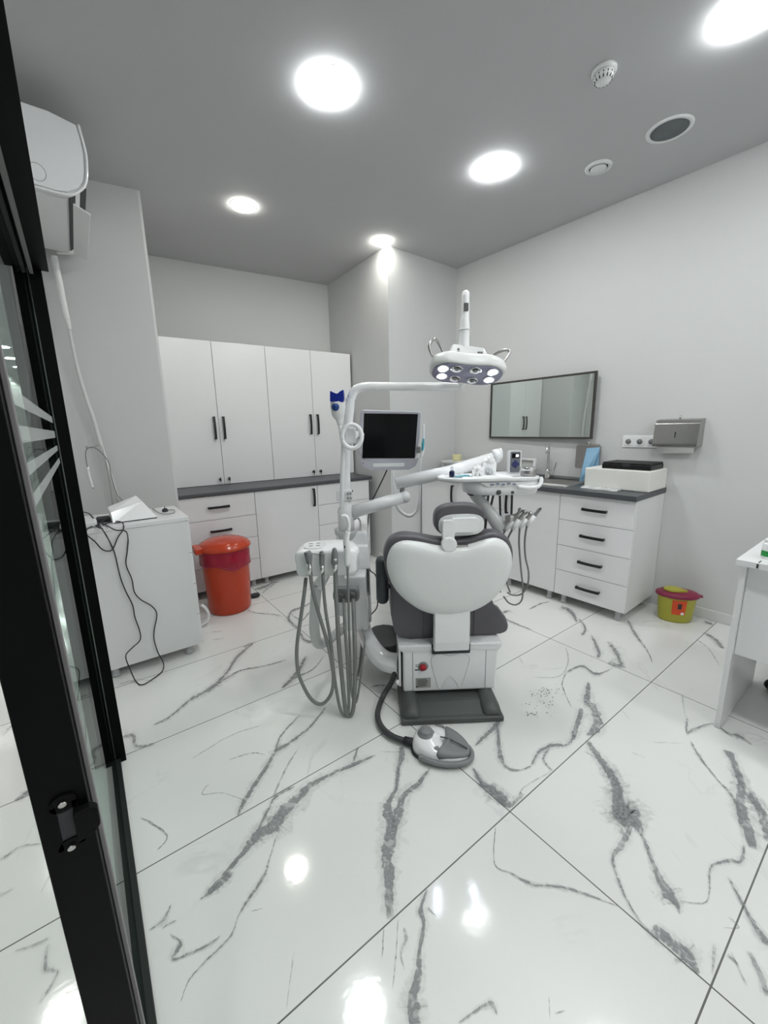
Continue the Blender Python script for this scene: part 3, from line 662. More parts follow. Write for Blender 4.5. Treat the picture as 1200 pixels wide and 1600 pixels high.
# sockets
t = thing('socket_strip', 'white strip of wall sockets beside the towel dispenser', 'socket', MR @ TR((rwall(1000, 690).x, wy, 1.2)))
s0 = rwall(973, 690).x; sw = .078
obj('cover', MB().box((s0, wy-.009, 1.196), (s0+sw*4+.005, wy, 1.284), .003), WPL, t, MR)
for i in range(3):
    cx = s0+.045+sw*i
    s = obj('socket', MB().prism(rrect(cx-.029, 1.211, cx+.029, 1.269, .008), XZ, wy-.0135, wy-.009), WPL, t, MR)
    obj('well', MB().lathe([(.020, 0), (.0195, .003), (.001, .0032)], (cx, wy-.0135, 1.24), (0, -1, 0), 20), GPL, s, MR)
    obj('pin_holes', MB().cyl((cx-.009, wy-.016, 1.24), (cx-.009, wy-.018, 1.24), .0028, 8).cyl((cx+.009, wy-.016, 1.24), (cx+.009, wy-.018, 1.24), .0028, 8), INK, s, MR)
# towel dispenser
d0, d1 = rwall(1022, 675, .1).x, rwall(1092, 675, .12).x
t = thing('towel_dispenser', 'brushed steel paper towel dispenser on the right wall', 'dispenser', MR @ TR(((d0+d1)/2, wy, 1.2)))
zc0, zc1 = 1.212, 1.372
P = [(wy, zc0), (wy-.115, zc0), (wy-.118, zc0+.02), (wy-.10, zc1-.002), (wy-.075, zc1+.022), (wy, zc1+.03)]
obj('housing', MB().prism(P, YZ, d0, d1, .004), STEEL, t, MR)
obj('slot', MB().box(((d0+d1)/2-.003, wy-.114, zc0+.06), ((d0+d1)/2+.002, wy-.108, zc0+.10)), INK, t, MR)
obj('lock', MB().cyl(((d0+d1)/2, wy-.05, zc1+.022), ((d0+d1)/2, wy-.05, zc1+.05), .006, 10), STEEL, t, MR)
tag(obj('paper_towel', MB().hexa([(d0+.03, wy-.05, 1.16), (d1-.03, wy-.05, 1.168), (d1-.03, wy-.049, 1.168), (d0+.03, wy-.049, 1.16), (d0+.02, wy-.095, 1.205), (d1-.02, wy-.095, 1.205), (d1-.02, wy-.094, 1.209), (d0+.02, wy-.094, 1.209)]), PAPER, None, MR), 'white folded paper towel hanging out of the steel dispenser', 'paper towel')
# soap dispenser
e0, e1 = rwall(902, 715, .06).x, rwall(931, 715, .06).x
t = thing('soap_dispenser', 'small steel dispenser on the wall right of the tap, behind blue paper', 'dispenser', MR @ TR(((e0+e1)/2, wy, 1.02)))
obj('housing', MB().prism(rrect(e0, 1.02, e1+.01, 1.205, .012), XZ, wy-.09, wy, .004), STEEL, t, MR)
obj('lid', MB().box((e0+.005, wy-.085, 1.205), (e1, wy-.005, 1.215), .003), STEEL, t, MR)
obj('lock', MB().cyl(((e0+e1)/2+.01, wy-.06, 1.215), ((e0+e1)/2+.01, wy-.06, 1.235), .008, 10), STEEL, t, MR)
# polystyrene block and black case
f0 = 1.592
t = tag(obj('foam_packaging', MB().box((f0, .185, .909), (2.032, .516, 1.055), .008, 2), FOAM, None, MR @ TR((0, 0, 0))), 'white polystyrene foam block on the right worktop under the black case', 'packaging')
t = thing('black_case', 'flat black case lying on the white foam block', 'case', MR @ TR((1.85, .33, 1.057)))
obj('body', MB().box((1.70, .215, 1.0555), (2.02, .46, 1.090), .004), mat('black_case_skin', (.006, .006, .007), .35, noise=.2), t, MR)
obj('lid', MB().box((1.703, .218, 1.0905), (2.017, .457, 1.103), .004), mat('black_case_lid', (.010, .010, .011), .5, noise=.2), t, MR)
obj('latch', MB().box((1.84, .209, 1.075), (1.89, .2145, 1.095), .002), INK, t, MR)
mb = MB(); random.seed(3)
n = 12
for i in range(n):
    x0, x1 = 1.60+.26*i/n, 1.60+.26*(i+1)/n
    h = lambda k: .006+.010*random.random()
    mb.hexa([(x0, .11+.01*math.sin(i), .909), (x1, .11+.01*math.sin(i+1), .909), (x1, .182, .909), (x0, .182, .909), (x0, .13, .909+h(0)), (x1, .13, .909+h(0)), (x1, .18, .909+h(0)), (x0, .18, .909+h(0))])
tag(obj('plastic_wrapper', mb, FROST, None, MR), 'crumpled clear plastic wrapper in front of the foam block', 'wrapper')
# blue paper standing against foam
bp = lambda x, y, off: rwall(x, y, off)
Pq = [bp(905, 752, .20), bp(918, 752, .14), bp(938, 699, .12), bp(917, 700, .16)]
mb = MB(); mb.hexa([Vector(p)+Vector((0, -.002, 0)) for p in Pq]+[Vector(p)+Vector((0, .003, 0)) for p in Pq])
t = thing('blue_bib_paper', 'pale blue folded paper leaning between the sink and the foam block', 'paper', MR @ TR(bp(911, 752, .17)))
obj('front_sheet', mb, BLUEL, t, MR)
Pq = [bp(919, 752, .13), bp(934, 752, .13), bp(937, 698, .10), bp(922, 706, .10)]
mb = MB(); mb.hexa([Vector(p)+Vector((0, -.002, 0)) for p in Pq]+[Vector(p)+Vector((0, .003, 0)) for p in Pq])
obj('rear_sheet', mb, mat('blue_paper_dark', (.22, .40, .58), .8, noise=.05), t, MR)
# white shelf stand in the corner with yellow roll
t = thing('desktop_shelf', 'small white shelf stand in the corner of the right worktop', 'shelf stand', MR @ TR((.28, .36, .909)))
obj('shelf', MB().prism(rrect(.05, .22, .56, .47, .05), XY, 1.012, 1.030, .004), WPL2, t, MR)
obj('base', MB().prism(rrect(.05, .22, .56, .47, .05), XY, .909, .921, .003), WPL2, t, MR)
for (x, y) in ((.08, .25), (.53, .25), (.08, .44), (.53, .44)):
    obj('leg', MB().box((x-.012, y-.012, .921), (x+.012, y+.012, 1.012), .003), WPL2, t, MR)
t = thing('tape_roll', 'pale yellow roll standing on the small white shelf', 'roll', MR @ TR((.17, .36, 1.031)))
obj('roll', MB().lathe([(.022, 0), (.045, 0), (.047, .004), (.047, .055), (.045, .06), (.022, .06), (.022, 0)], (.17, .36, 1.0315), seg=26, cap=False), TREE, t, MR)
tag(obj('black_clip', MB().box((.47, .30, 1.031), (.53, .37, 1.052), .006).tube([(.48, .335, 1.05), (.50, .34, 1.062), (.52, .33, 1.05)], .004, 8), INK, None, MR), 'small black clip on the right end of the white shelf stand', 'clip')
t = thing('wall_frame_tray', 'small white framed box standing on the worktop behind the tray', 'box', MR @ TR((.87, .40, .909)))
fr0 = MR.inverted() @ onplane(811, 737, OC+FH*1.15, FH); 
obj('frame', MB().box((.82, .395, .925), (.84, .42, 1.085)).box((1.03, .395, .925), (1.05, .42, 1.085)).box((.84, .395, 1.068), (1.03, .42, 1.085)).box((.82, .395, .909), (1.05, .42, .925)), WPL, t, MR)
obj('back_panel', MB().box((.841, .408, .926), (1.029, .418, 1.067)), mat('pearly_panel', (.55, .56, .54), .3, noise=.12, nscale=60), t, MR)

# ================================================================= CHEST ON THE LEFT
CHX0, CHX1, CHY0, CHY1 = -.095, .452, 2.60, 3.06
t = thing('drawer_chest', 'white chest of drawers by the glass partition, tangled cables on top', 'cabinet', (.18, 2.83, 0))
obj('side_panel', MB().box((CHX0, CHY0, .062), (CHX1, CHY0+.018, .862), .001, 1), CARC, t)
obj('carcass', MB().box((CHX0, CHY0+.0185, .062), (CHX1-.002, CHY1, .862)), CARC, t)
obj('top_panel', MB().box((CHX0, CHY0-.003, .863), (CHX1+.02, CHY1, .886), .002), CAB, t)
for i in range(4):
    d = obj('drawer', MB().box((CHX1, CHY0+.004, .064+.2*i), (CHX1+.018, CHY1-.004, .26+.2*i), .001, 1), CAB, t)
for x in (CHX0+.09, CHX1-.06):
    for y in (CHY0+.05, CHY1-.06): obj('leg', leg_mb(x, y, .062), LEG, t)
obj('screw_cap', MB().box((-.035, CHY0-.004, .862), (-.030, CHY0-.0028, .876)), INK, t)
def tz(x, y, z=.887): return atz(x, y, z)
# white wedge-shaped unit on the chest
t = thing('scanner_base', 'white wedge-shaped desktop device on the chest of drawers', 'device', tz(210, 812))
A0, A1, A2_, A3 = tz(178, 824), tz(244, 811), tz(224, 794), tz(172, 800)
zt = Vector((0, 0, .085))
P0 = Vector((.085, 2.66, .888)); 
def ch(x, y, yy): return onplane(x, y, (0, yy, 0), (0, 1, 0))
fl_, fr_ = ch(178, 825, 2.68), ch(247, 812, 2.68)
pk_l, pk_r = ch(168, 793, 2.80), ch(213, 775, 2.86)
zb = .888
fL = Vector((fl_.x, 2.68, zb)); fR = Vector((fr_.x, 2.68, zb))
uL = Vector((ch(173, 801, 2.72).x, 2.72, ch(173, 801, 2.72).z)); uR = Vector((ch(222, 783, 2.80).x, 2.80, ch(222, 783, 2.80).z))
bL = Vector((pk_l.x, 2.80, pk_l.z)); bR = Vector((pk_r.x, 2.86, pk_r.z))
gL = Vector((bL.x, 2.82, zb)); gR = Vector((fR.x, 2.90, zb))
mb = MB(); vv = [mb.bm.verts.new(p) for p in (fL, fR, uR, uL, bR, bL, gR, gL)]
for q_ in ((0, 1, 2, 3), (3, 2, 4, 5), (1, 6, 4, 2), (0, 3, 5, 7), (5, 4, 6, 7), (0, 7, 6, 1)): mb.bm.faces.new([vv[i] for i in q_])
obj('shell', mb, WPL, t)
obj('top_strip', MB().hexa([uL+Vector((.002, 0, .001)), uR+Vector((-.002, 0, .001)), bR+Vector((-.002, 0, .001)), bL+Vector((.002, 0, .001)), uL+Vector((.002, 0, .003)), uR+Vector((-.002, 0, .003)), bR+Vector((-.002, 0, .003)), bL+Vector((.002, 0, .003))]), CAB, t)
obj('foot', MB().hexa([fL+Vector((.003, -.001, -.0015)), fR+Vector((-.003, -.001, -.0015)), gR+Vector((0, 0, -.0015)), gL+Vector((0, 0, -.0015)), fL+Vector((.003, -.001, .003)), fR+Vector((-.003, -.001, .003)), gR+Vector((0, 0, .003)), gL+Vector((0, 0, .003))]), INK, t)
# wire stand and probe
def w3(L, yy=2.86): return [ch(x, y, yy) for x, y in L]
t = thing('instrument_hook_stand', 'thin metal rod stand with a hooked top on the chest', 'stand', ch(176, 790, 2.86))
obj('rod', MB().tube(w3([(176, 789), (172, 760), (166, 725), (162, 708), (159, 698), (154, 695), (148, 698), (142, 700), (136, 700)]), .0022, 8), STEEL, t)
obj('hook_tip', MB().tube(w3([(135.5, 697), (136, 702)]), .0035, 8, smooth=0), GPL, t)
t = thing('ultrasonic_probe', 'slim white dental probe hanging from the hook on its grey cable', 'probe', ch(141, 740, 2.845))
obj('handle', MB().tube(w3([(137.5, 733), (140, 745), (143, 755), (145, 762)], 2.845), [.0055, .006, .006, .0045], 12), WPL2, t)
obj('collar', MB().tube(w3([(136.8, 729), (137.6, 735)], 2.845), .007, 12, smooth=0), WPL, t)
obj('tip', MB().tube(w3([(143.5, 757), (146, 763)], 2.845), [.005, .003], 10, smooth=0), GPL, t)
obj('cable', MB().tube(w3([(136.8, 730), (134.5, 718), (134, 706), (138, 700), (146, 699), (157, 706), (166, 716), (171, 726), (173, 740), (177, 755), (181, 768), (185, 776), (192, 782)], 2.84), .0028, 8), GPL, t)
# power bricks
t = thing('power_adapter', 'white power adapter lying among the cables on the chest', 'adapter', tz(142, 822))
pa = ch(141, 818, 2.66)
obj('body', MB().box((pa.x-.022, 2.64, .888), (pa.x+.030, 2.74, .920), .008), WPL2, t)
obj('socket_end', MB().box((pa.x-.045, 2.655, .892), (pa.x-.0225, 2.72, .914), .004), INK, t)
t = thing('cable_bundle_brick', 'black power brick behind the white adapter', 'adapter', tz(160, 812))
pb_ = ch(160, 812, 2.72)
obj('body', MB().box((pb_.x-.025, 2.755, .888), (pb_.x+.05, 2.83, .912), .005), INK, t)
t = thing('charging_plug', 'small black plug with a grey lead at the back of the chest', 'plug', tz(258, 799))
p1 = atz(258, 799, .89)
obj('body', MB().box((p1.x-.016, p1.y-.012, .888), (p1.x+.016, p1.y+.012, .904), .003), INK, t)
obj('pin', MB().cyl((p1.x, p1.y, .904), (p1.x, p1.y, .920), .003, 8).box((p1.x-.012, p1.y-.006, .904), (p1.x+.012, p1.y+.006, .909)), INK, t)
obj('lead', MB().tube([atz(238, 794, .892), atz(250, 802, .892), atz(262, 803, .892), atz(272, 801, .892), atz(272, 797, .892), atz(262, 797, .892)], .0025, 8), GPL, t)
# hanging black cables, in front of the chest side
def cable(pts, label, r=.0032):
    return tag(obj('black_cable', MB().tube(pts, r, 8, smooth=6), INK), label, 'cable', None)
F_ = 2.583
top = lambda x, y, z=.890: atz(x, y, z)
cable([top(131, 800, .895), top(140, 803), top(148, 812), top(156, 822, .892), top(165, 835, .892), ch(172, 848, F_), ch(179, 864, F_), ch(184, 885, F_), ch(189, 905, F_), ch(197, 925, F_), ch(207, 945, F_), ch(211, 965, F_), ch(218, 985, F_), ch(219, 1000, F_), ch(207, 1012, F_-.01), ch(196.5, 1025, F_-.03), ch(203, 1045, F_-.06)+Vector((0, 0, .0)), atz(212, 1064, .008), atz(222, 1070, .006), atz(240, 1060, .006), atz(254, 1048, .008), ch(255, 1035, F_-.02), ch(247, 1020, F_-.01), ch(241, 1000, F_), ch(241, 985, F_), ch(245, 960, F_), ch(237, 947, F_), ch(220, 937, F_), ch(210, 925, F_), ch(206, 905, F_), ch(197, 882, F_), ch(199, 860, F_), ch(200, 842, F_), top(196, 830, .895), top(180, 828, .892), top(165, 820, .892), top(155, 815)], 'long black cable looping down the chest side onto the floor')
cable([top(156, 818, .894), top(145, 822, .893), top(136, 827, .895), ch(135, 835, F_), ch(148, 846, F_), ch(158, 857, F_), ch(167, 861, F_), ch(176, 858, F_), ch(184, 840, F_), ch(193, 826, F_), top(190, 816, .897), top(175, 815, .893), top(160, 820, .892)], 'short black cable loop hanging over the top edge of the chest')
cable([top(148, 812, .900), top(156, 809, .906), top(165, 812, .900), top(172, 806, .897), top(158, 816, .9), top(150, 822, .896), top(160, 826, .894)], 'black cable tangle lying on the chest top beside the adapter', .0035)
tag(obj('white_hose_loop', MB().tube([ch(314, 945, 2.96)+Vector((0, 0, 0)), ch(321, 950, 2.96), ch(326, 960, 2.96), ch(323, 971, 2.96), ch(314, 977, 2.96)], .011, 12), WPL2), 'white hose loop sticking out behind the chest next to the bin', 'hose')

# ================================================================= RED BIN
bx, by = .80, 3.165
t = thing('pedal_bin', 'orange red pedal bin with a dark red bag in front of the drawers', 'bin', (bx, by, 0))
obj('body', MB().lathe([(.150, .001), (.156, .01), (.160, .03), (.168, .25), (.176, .50), (.178, .505)], (bx, by, 0), seg=44), ORG, t)
obj('lid', MB().lathe([(.19, .505), (.195, .512), (.193, .528), (.182, .535), (.176, .548), (.14, .566), (.08, .578), (.001, .582)], (bx, by, 0), seg=44), ORG, t)
obj('lid_hinge', MB().box((bx-.225, by-.07, .495), (bx-.165, by+.07, .545), .01), ORG, t)
seg = 44
def bagring(r, z, j, amp): 
    a = 2*PI*j/seg; rr = r+amp*math.sin(7*a)+amp*.6*math.sin(13*a+1); return (bx+rr*math.cos(a), by+rr*math.sin(a), z+ (.018*math.sin(2*a+.6) if z < .42 else 0)+(.01*math.sin(5*a) if z < .42 else 0))
obj('bag', MB().rings([[bagring(r, z, j, am) for j in range(seg)] for r, z, am in ((.181, .503, .001), (.184, .47, .002), (.182, .43, .003), (.184, .385, .003), (.178, .375, .002))], cap=False), BAG, t)
obj('bag_hem', MB().tube([Vector(bagring(.182, .385, j % seg, .002))+Vector((0, 0, 0)) for j in range(seg+1)], .004, 8, smooth=0), BAG, t)
px_, py_ = atz(399, 931, .01).x, atz(399, 931, .01).y
obj('pedal', MB().prism(rrect(px_-.035, py_-.03, px_+.035, py_+.03, .02), XY, .008, .026, .006), INK, t)
obj('pedal_bar', MB().tube([(bx+.14, by+.03, .012), (px_-.02, py_, .014)], .008, 8, smooth=0), INK, t)

# ================================================================= SHARPS CONTAINER
bx, by = 3.245, .925
t = thing('sharps_container', 'small yellow green sharps container with a magenta lid on the floor', 'container', (bx, by, 0))
M2 = frame((bx, by), (math.cos(math.radians(-55)), math.sin(math.radians(-55)), 0))
def ell(rx, ry, z, n=36): return [(rx*math.cos(2*PI*i/n), ry*math.sin(2*PI*i/n), z) for i in range(n)]
M2 = M2 @ Matrix.Diagonal((1.04, 1.04, 1.18, 1))
obj('tub', MB().rings([ell(.092, .062, .001), ell(.098, .068, .01), ell(.112, .078, .15), ell(.116, .081, .155)]), YEL, t, M2)
obj('lid', MB().rings([ell(.124, .088, .155), ell(.128, .092, .16), ell(.126, .09, .172), ell(.11, .078, .180), ell(.05, .03, .184)]), MAG, t, M2)
obj('flap', MB().prism(smooth2d([(-.085, -.01), (-.05, .045), (.0, .05), (.028, .01), (.05, -.02), (.02, -.03), (-.04, -.045)]), XY, .184, .194, .002), YEL, t, M2)
obj('lid_tab', MB().prism(rrect(.12, -.02, .142, .02, .008), XY, .158, .166, .002), MAG, t, M2)
la = MB()
def onell(a, z, e=.0015):
    k = (z-.01)/.14; rx, ry = .098+.014*k+e, .068+.010*k+e; return (rx*math.cos(a), ry*math.sin(a), z)
def patch(a0, a1, z0, z1, e, n=8):
    mb = MB(); g_ = [[mb.bm.verts.new(onell(a0+(a1-a0)*i/n, z, e)) for i in range(n+1)] for z in (z0, z1)]
    for i in range(n): mb.bm.faces.new((g_[0][i], g_[0][i+1], g_[1][i+1], g_[1][i]))
    return mb
l_ = obj('label', patch(-2.0, -1.25, .055, .145, .0012), LABO, t, M2)
obj('biohazard_mark', patch(-1.70, -1.50, .092, .125, .002), INK, l_, M2)
obj('white_patch', patch(-1.50, -1.32, .057, .072, .002), PAPER, l_, M2)

# ================================================================= DESK (right edge)
t = thing('desk', 'white panel desk cut off by the right edge of the photo', 'desk', (2.45, .1, 0))
obj('side_panel', MB().box((2.172, .392, .0015), (2.74, .412, .785), .001, 1), CAB, t)
obj('front_panel', MB().box((2.20, -1.2, .37), (2.218, .391, .785), .001, 1), CAB, t)
obj('desktop', MB().box((2.145, -1.25, .786), (2.80, .425, .812), .002), CAB, t)
obj('edge_mark', MB().box((2.1435, .352, .79), (2.1449, .358, .808)), INK, t)
obj('cable_cutout', MB().box((2.15, .352, .8118), (2.19, .356, .8126)), INK, t)
t = thing('supplement_bottle', 'white bottle with a green label on the desk at the right edge', 'bottle', (2.52, .31, .812))
bt = atz(1200, 872, .813)
bx, by = bt.x, bt.y
obj('body', MB().lathe([(.022, 0), (.024, .003), (.024, .06), (.020, .068)], (bx, by, .8125), seg=24), WPL, t)
obj('label', MB().lathe([(.0245, .010), (.0245, .034)], (bx, by, .8125), seg=24, cap=False), GRN, t)
obj('cap', MB().lathe([(.019, .068), (.019, .082), (.017, .084), (.001, .084)], (bx, by, .8125), seg=24), WPL, t)
# office chair casters
t = thing('office_chair', 'black wheeled base of an office chair under the desk', 'chair', (2.75, .05, 0))
def caster(x, y):
    w_ = obj('caster', MB().cyl((x-.022, y-.014, .032), (x-.004, y-.003, .032), .031, 20).cyl((x+.004, y+.003, .032), (x+.022, y+.014, .032), .031, 20), INK, t)
    obj('hub', MB().cyl((x-.012, y-.008, .035), (x+.012, y+.008, .035), .010, 10).cyl((x, y, .035), (x, y, .075), .009, 10).box((x-.022, y-.02, .055), (x+.022, y+.02, .070), .008), BLK, w_)
cc = (2.86, .10)
for an in (200, 272, 344, 56, 128):
    q1 = math.radians(an); ex, ey = cc[0]+.26*math.cos(q1), cc[1]+.26*math.sin(q1)
    caster(ex, ey)
    obj('base_arm', MB().tube([(cc[0], cc[1], .11), (cc[0]+.13*math.cos(q1), cc[1]+.13*math.sin(q1), .10), (ex, ey, .082)], [.022, .018, .014], 10), BLK, t)
obj('gas_lift', MB().cyl((cc[0], cc[1], .09), (cc[0], cc[1], .34), .024, 16), BLK, t)
obj('seat', MB().prism(rrect(cc[0]-.22, cc[1]-.22, cc[0]+.22, cc[1]+.20, .08), XY, .345, .42, .02), mat('black_fabric', (.012, .012, .013), .9, noise=.2, nscale=200), t)

# ================================================================= DENTAL CHAIR (frame MC)
dc = thing('dental_chair', 'grey upholstered dental chair with a white back shell seen from behind', 'dental chair', MC)
def dco(n, mb, m_, p=None, label=None): return obj(n, mb, m_, p or dc, MC, label)
bpz = .05
# base plate
mb = MB(); mb.prism([(-.245, .0), (.245, .0), (.245, .90), (-.245, .90)], XY, .001, .028, .006)
mb.hexa([(-.235, .03, .028), (.235, .03, .028), (.235, .88, .028), (-.235, .88, .028), (-.235, .10, .05), (.235, .10, .05), (.235, .86, .05), (-.235, .86, .05)])
bp_ = dco('base_plate', mb, DPL)
for x in (-.195, .195):
    R = []
    for y, h, wd in ((.012, .012, .03), (.03, .03, .045), (.07, .045, .048), (.30, .05, .048), (.88, .05, .046)):
        R.append([(x+wd*math.cos(PI*j/10), y-.0 if j in (0, 10) else y, .028+h*math.sin(PI*j/10)) for j in range(11)])
    dco('side_ridge', MB().rings(R, cap=True, closed=False), DPL, bp_)
# white lower housing
hb = dco('housing', MB().hexa([(-.222, .15, .07), (.248, .15, .07), (.248, .80, .07), (-.222, .80, .07), (-.222, .15, .31), (.256, .15, .31), (.256, .80, .31), (-.222, .80, .31)], .012, 3), WPL)
dco('housing_top', MB().hexa([(-.222, .148, .29), (.256, .148, .29), (.256, .82, .29), (-.222, .82, .29), (-.246, .14, .318), (.268, .14, .318), (.268, .84, .318), (-.246, .84, .318)], .004).box((-.246, .14, .318), (-.080, .84, .335), .005).box((.108, .14, .318), (.268, .84, .335), .005).box((-.080, .20, .318), (.108, .84, .335)), WPL, hb)
dco('pedestal', MB().box((-.12, .30, .045), (.12, .75, .075)), DPL)
dco('strut_slot', MB().box((-.080, .136, .286), (.108, .1485, .332)), INK, hb)
for x in (-.174, .192): dco('seam', MB().box((x-.0008, .1485, .075), (x+.0008, .1505, .30)), LINE, hb)
dco('stop_button', MB().lathe([(.017, 0), (.017, .008), (.012, .013), (.001, .015)], (-.123, .150, .210), (0, -1, 0), 20), REDB, hb, 'red round stop button')
dco('button_recess', MB().lathe([(.026, 0), (.025, .0012), (.001, .0014)], (-.123, .150, .212), (0, -1, 0), 24), GPL, hb)
mb = MB()
for k_, (zz, x0, x1) in enumerate(((.222, -.160, -.150), (.222, -.146, -.142), (.212, -.160, -.150), (.196, -.164, -.142), (.192, -.164, -.142))): mb.box((x0, .1488, zz), (x1, .1500, zz+.0025))
dco('printed_marks', mb, INK, hb)
lb = dco('rating_label', MB().box((-.160, .1484, .095), (-.084, .1500, .150)), LAB, hb)
mb = MB()
for i in range(7): mb.box((-.155+.006*(i % 2), .1478, .103+.0062*i), (-.155+.03+.028*random.random(), .1484, .1055+.0062*i))
mb.box((-.157, .1478, .098), (-.150, .1484, .106))
dco('label_print', mb, INK, lb)
tooth = smooth2d([(-.075, .20), (-.08, .255), (-.045, .28), (.015, .265), (.07, .28), (.11, .255), (.10, .19), (.075, .10), (.06, .09), (.045, .12), (.015, .155), (-.01, .13), (-.03, .09), (-.045, .095), (-.06, .15)], 4)
dco('tooth_emblem', MB().tube([(u, .1495, v) for u, v in tooth+tooth[:1]], .0022, 6, smooth=0), WPL2, hb)
# seat and leg rest
dco('seat_cushion', MB().prism(rrect(-.265, .36, .265, .98, .09), XY, .345, .45, .03, 3, True), UPH)
dco('leg_rest', MB().prism(rrect(-.20, .99, .20, 1.62, .08), XY, .33, .41, .025, 3, True), UPH)
dco('seat_frame', MB().prism(rrect(-.22, .34, .22, 1.55, .06), XY, .335, .352, .004), WPL)
# foot control stool like pad at the left
sc = [CP(581, 1000, .80), CP(618, 1000, .80)]
dco('side_pad', MB().prism(sell(-.305, .50, .085, .13, 3), XY, .13, .20, .02, 3, True), DPL)
dco('side_pad_bracket', MB().box((-.30, .45, .10), (-.20, .55, .129), .004), BLK)
# backrest lower upholstery
low = [(-.272, .60), (-.275, .45), (-.262, .30), (-.245, .268), (-.18, .258), (.28, .262), (.315, .275), (.322, .31), (.298, .37), (.262, .43), (.20, .53), (.15, .60)]
low = [(u, v+.078 if v < .40 else v+.02) for u, v in low]
dco('lower_back_cushion', MB().prism(low, XZ, .20, .34, .02, 3), UPH)
for x in (-.115, .14): dco('cushion_seam', MB().tube([(x, .1985, .345), (x+.002, .1985, .52)], .0022, 6, smooth=0), LINE)
shell = [(-.294, .744), (-.287, .80), (-.262, .845), (-.215, .866), (-.146, .860), (-.07, .842), (-.014, .834), (.05, .835), (.103, .842), (.17, .860), (.221, .866), (.268, .842), (.296, .79), (.300, .73), (.285, .665), (.24, .59), (.18, .535), (.10, .500), (-.011, .487), (-.10, .503), (-.17, .54), (-.235, .60), (-.275, .665)]
sh = smooth2d([(u, v) for u, v in shell], 3)
cx, cz = 0., .69
def scl(s_, dz=0): return [((u-cx)*s_+cx, (v-cz)*s_+cz+dz) for u, v in sh]
shp = [(u, v-.0) for u, v in sh]
R = [[(u, .158, v) for u, v in scl(.985)], [(u, .150, v) for u, v in scl(1.0)], [(u, .138, v) for u, v in scl(.99)], [(u, .122, v) for u, v in scl(.95)], [(u, .108, v) for u, v in scl(.86)], [(u, .100, v) for u, v in scl(.65)], [(u, .098, v) for u, v in scl(.3)], [(u, .098, v) for u, v in scl(.02)]]
bs = dco('back_shell', MB().rings(R), WPL2, None, 'glossy white moulded shell on the back of the backrest')
rim = [(u*1.045, .69+(v-.69)*1.0+(.022 if v > .74 else (.022*max(0, (v-.66)/.08) if v > .66 else -.006))) for u, v in sh]
Rm = [[(0+(u)*s_, y, .69+(v-.69)*s_) for u, v in rim] for s_, y in ((.94, .159), (.985, .166), (1.0, .185), (1.0, .235), (.97, .262), (.88, .275), (.4, .28))]
dco('backrest_cushion', MB().rings(Rm), UPH)
for sx_ in (-1, 1):
    x = .17*sx_-.005+.01; dco('shell_mark', MB().tube([(x-.016*sx_+.014*math.cos(a)*-sx_, .1035, .792+.013*math.sin(a)) for a in [PI*.1+i*PI*1.3/10 for i in range(11)]], .0018, 6), WPL, bs)
dco('strut', MB().rings([[(x, y+ (.012 if e in (0, 3) else 0), z) for e, x in enumerate((-.074, -.068, .096, .102))]+[(.102, y+.03, z), (-.074, y+.03, z)] for z, y in ((.312, .118), (.36, .112), (.45, .112), (.52, .116))], smooth=False), WPL)
# headrest
hc = (.060, .945)
H_ = sell(hc[0], hc[1], .122, .078, 2.8)
Rh = [[(hc[0]+(u-hc[0])*s_, y, hc[1]+(v-hc[1])*s_) for u, v in H_] for s_, y in ((.86, .186), (.97, .188), (1.0, .20), (1.0, .25), (.93, .275), (.6, .29), (.02, .292))]
hd = dco('headrest', MB().rings(Rh), UPH)
ip = sell(.063, .925, .108, .052, 3)
dco('headrest_plate', MB().prism(ip, XZ, .178, .1865, .003), WPL2, hd)
dco('headrest_roll', MB().prism(rrect(.012, .897, .140, .963, .014), XZ, .148, .179, .012, 3), WPL, hd)
dco('headrest_bracket', MB().prism(rrect(-.032, .825, .022, .957, .012), XZ, .135, .168, .005), WPL, hd)
dco('headrest_knob', MB().prism([(-.006+.038*math.cos(2*PI*i/9), .849+.036*math.sin(2*PI*i/9)) for i in range(9)], XZ, .108, .136, .006), WPL, hd)
dco('bracket_foot', MB().box((-.036, .118, .800), (.018, .14, .850), .005), WPL, hd)
dco('slide_rail', MB().box((.018, .128, .806), (.086, .150, .842), .002), STEEL)
dco('slide_gap', MB().box((.024, .125, .808), (.082, .1285, .813)), INK)
# armrest
am = dco('armrest', MB().rings([[(-.313+.032*s_*math.cos(2*PI*j/16), .30+.04*s_*math.sin(2*PI*j/16), z) for j in range(16)] for z, s_ in ((.492, .3), (.498, .75), (.512, 1), (.72, 1), (.735, .8), (.742, .3))]), mat('slate_pad', (.055, .063, .068), .45, noise=.08))
dco('armrest_pivot', MB().cyl((-.29, .25, .605), (-.255, .24, .60), .013, 10), INK, am)
# big white arm from the unit to the chair
ap = [CP(567, 972, .56), CP(570, 988, .50), CP(579, 1007, .40), CP(589, 1022, .31), CP(601, 1032, .27), CP(612, 1036, .25), CP(623, 1037, .24)]
dco('support_arm', MB().tube(ap, [.040, .044, .048, .050, .052, .053, .055], 20, smooth=5), WPL)
dco('support_arm_flange', MB().box((-.243, .17, .09), (-.231, .33, .30), .003), WPL)
dco('flange_gap', MB().box((-.2305, .175, .11), (-.2225, .325, .27)), INK)
dco('flange_screw', MB().cyl((-.258, .17, .115), (-.243, .17, .115), .013, 14), WPL)
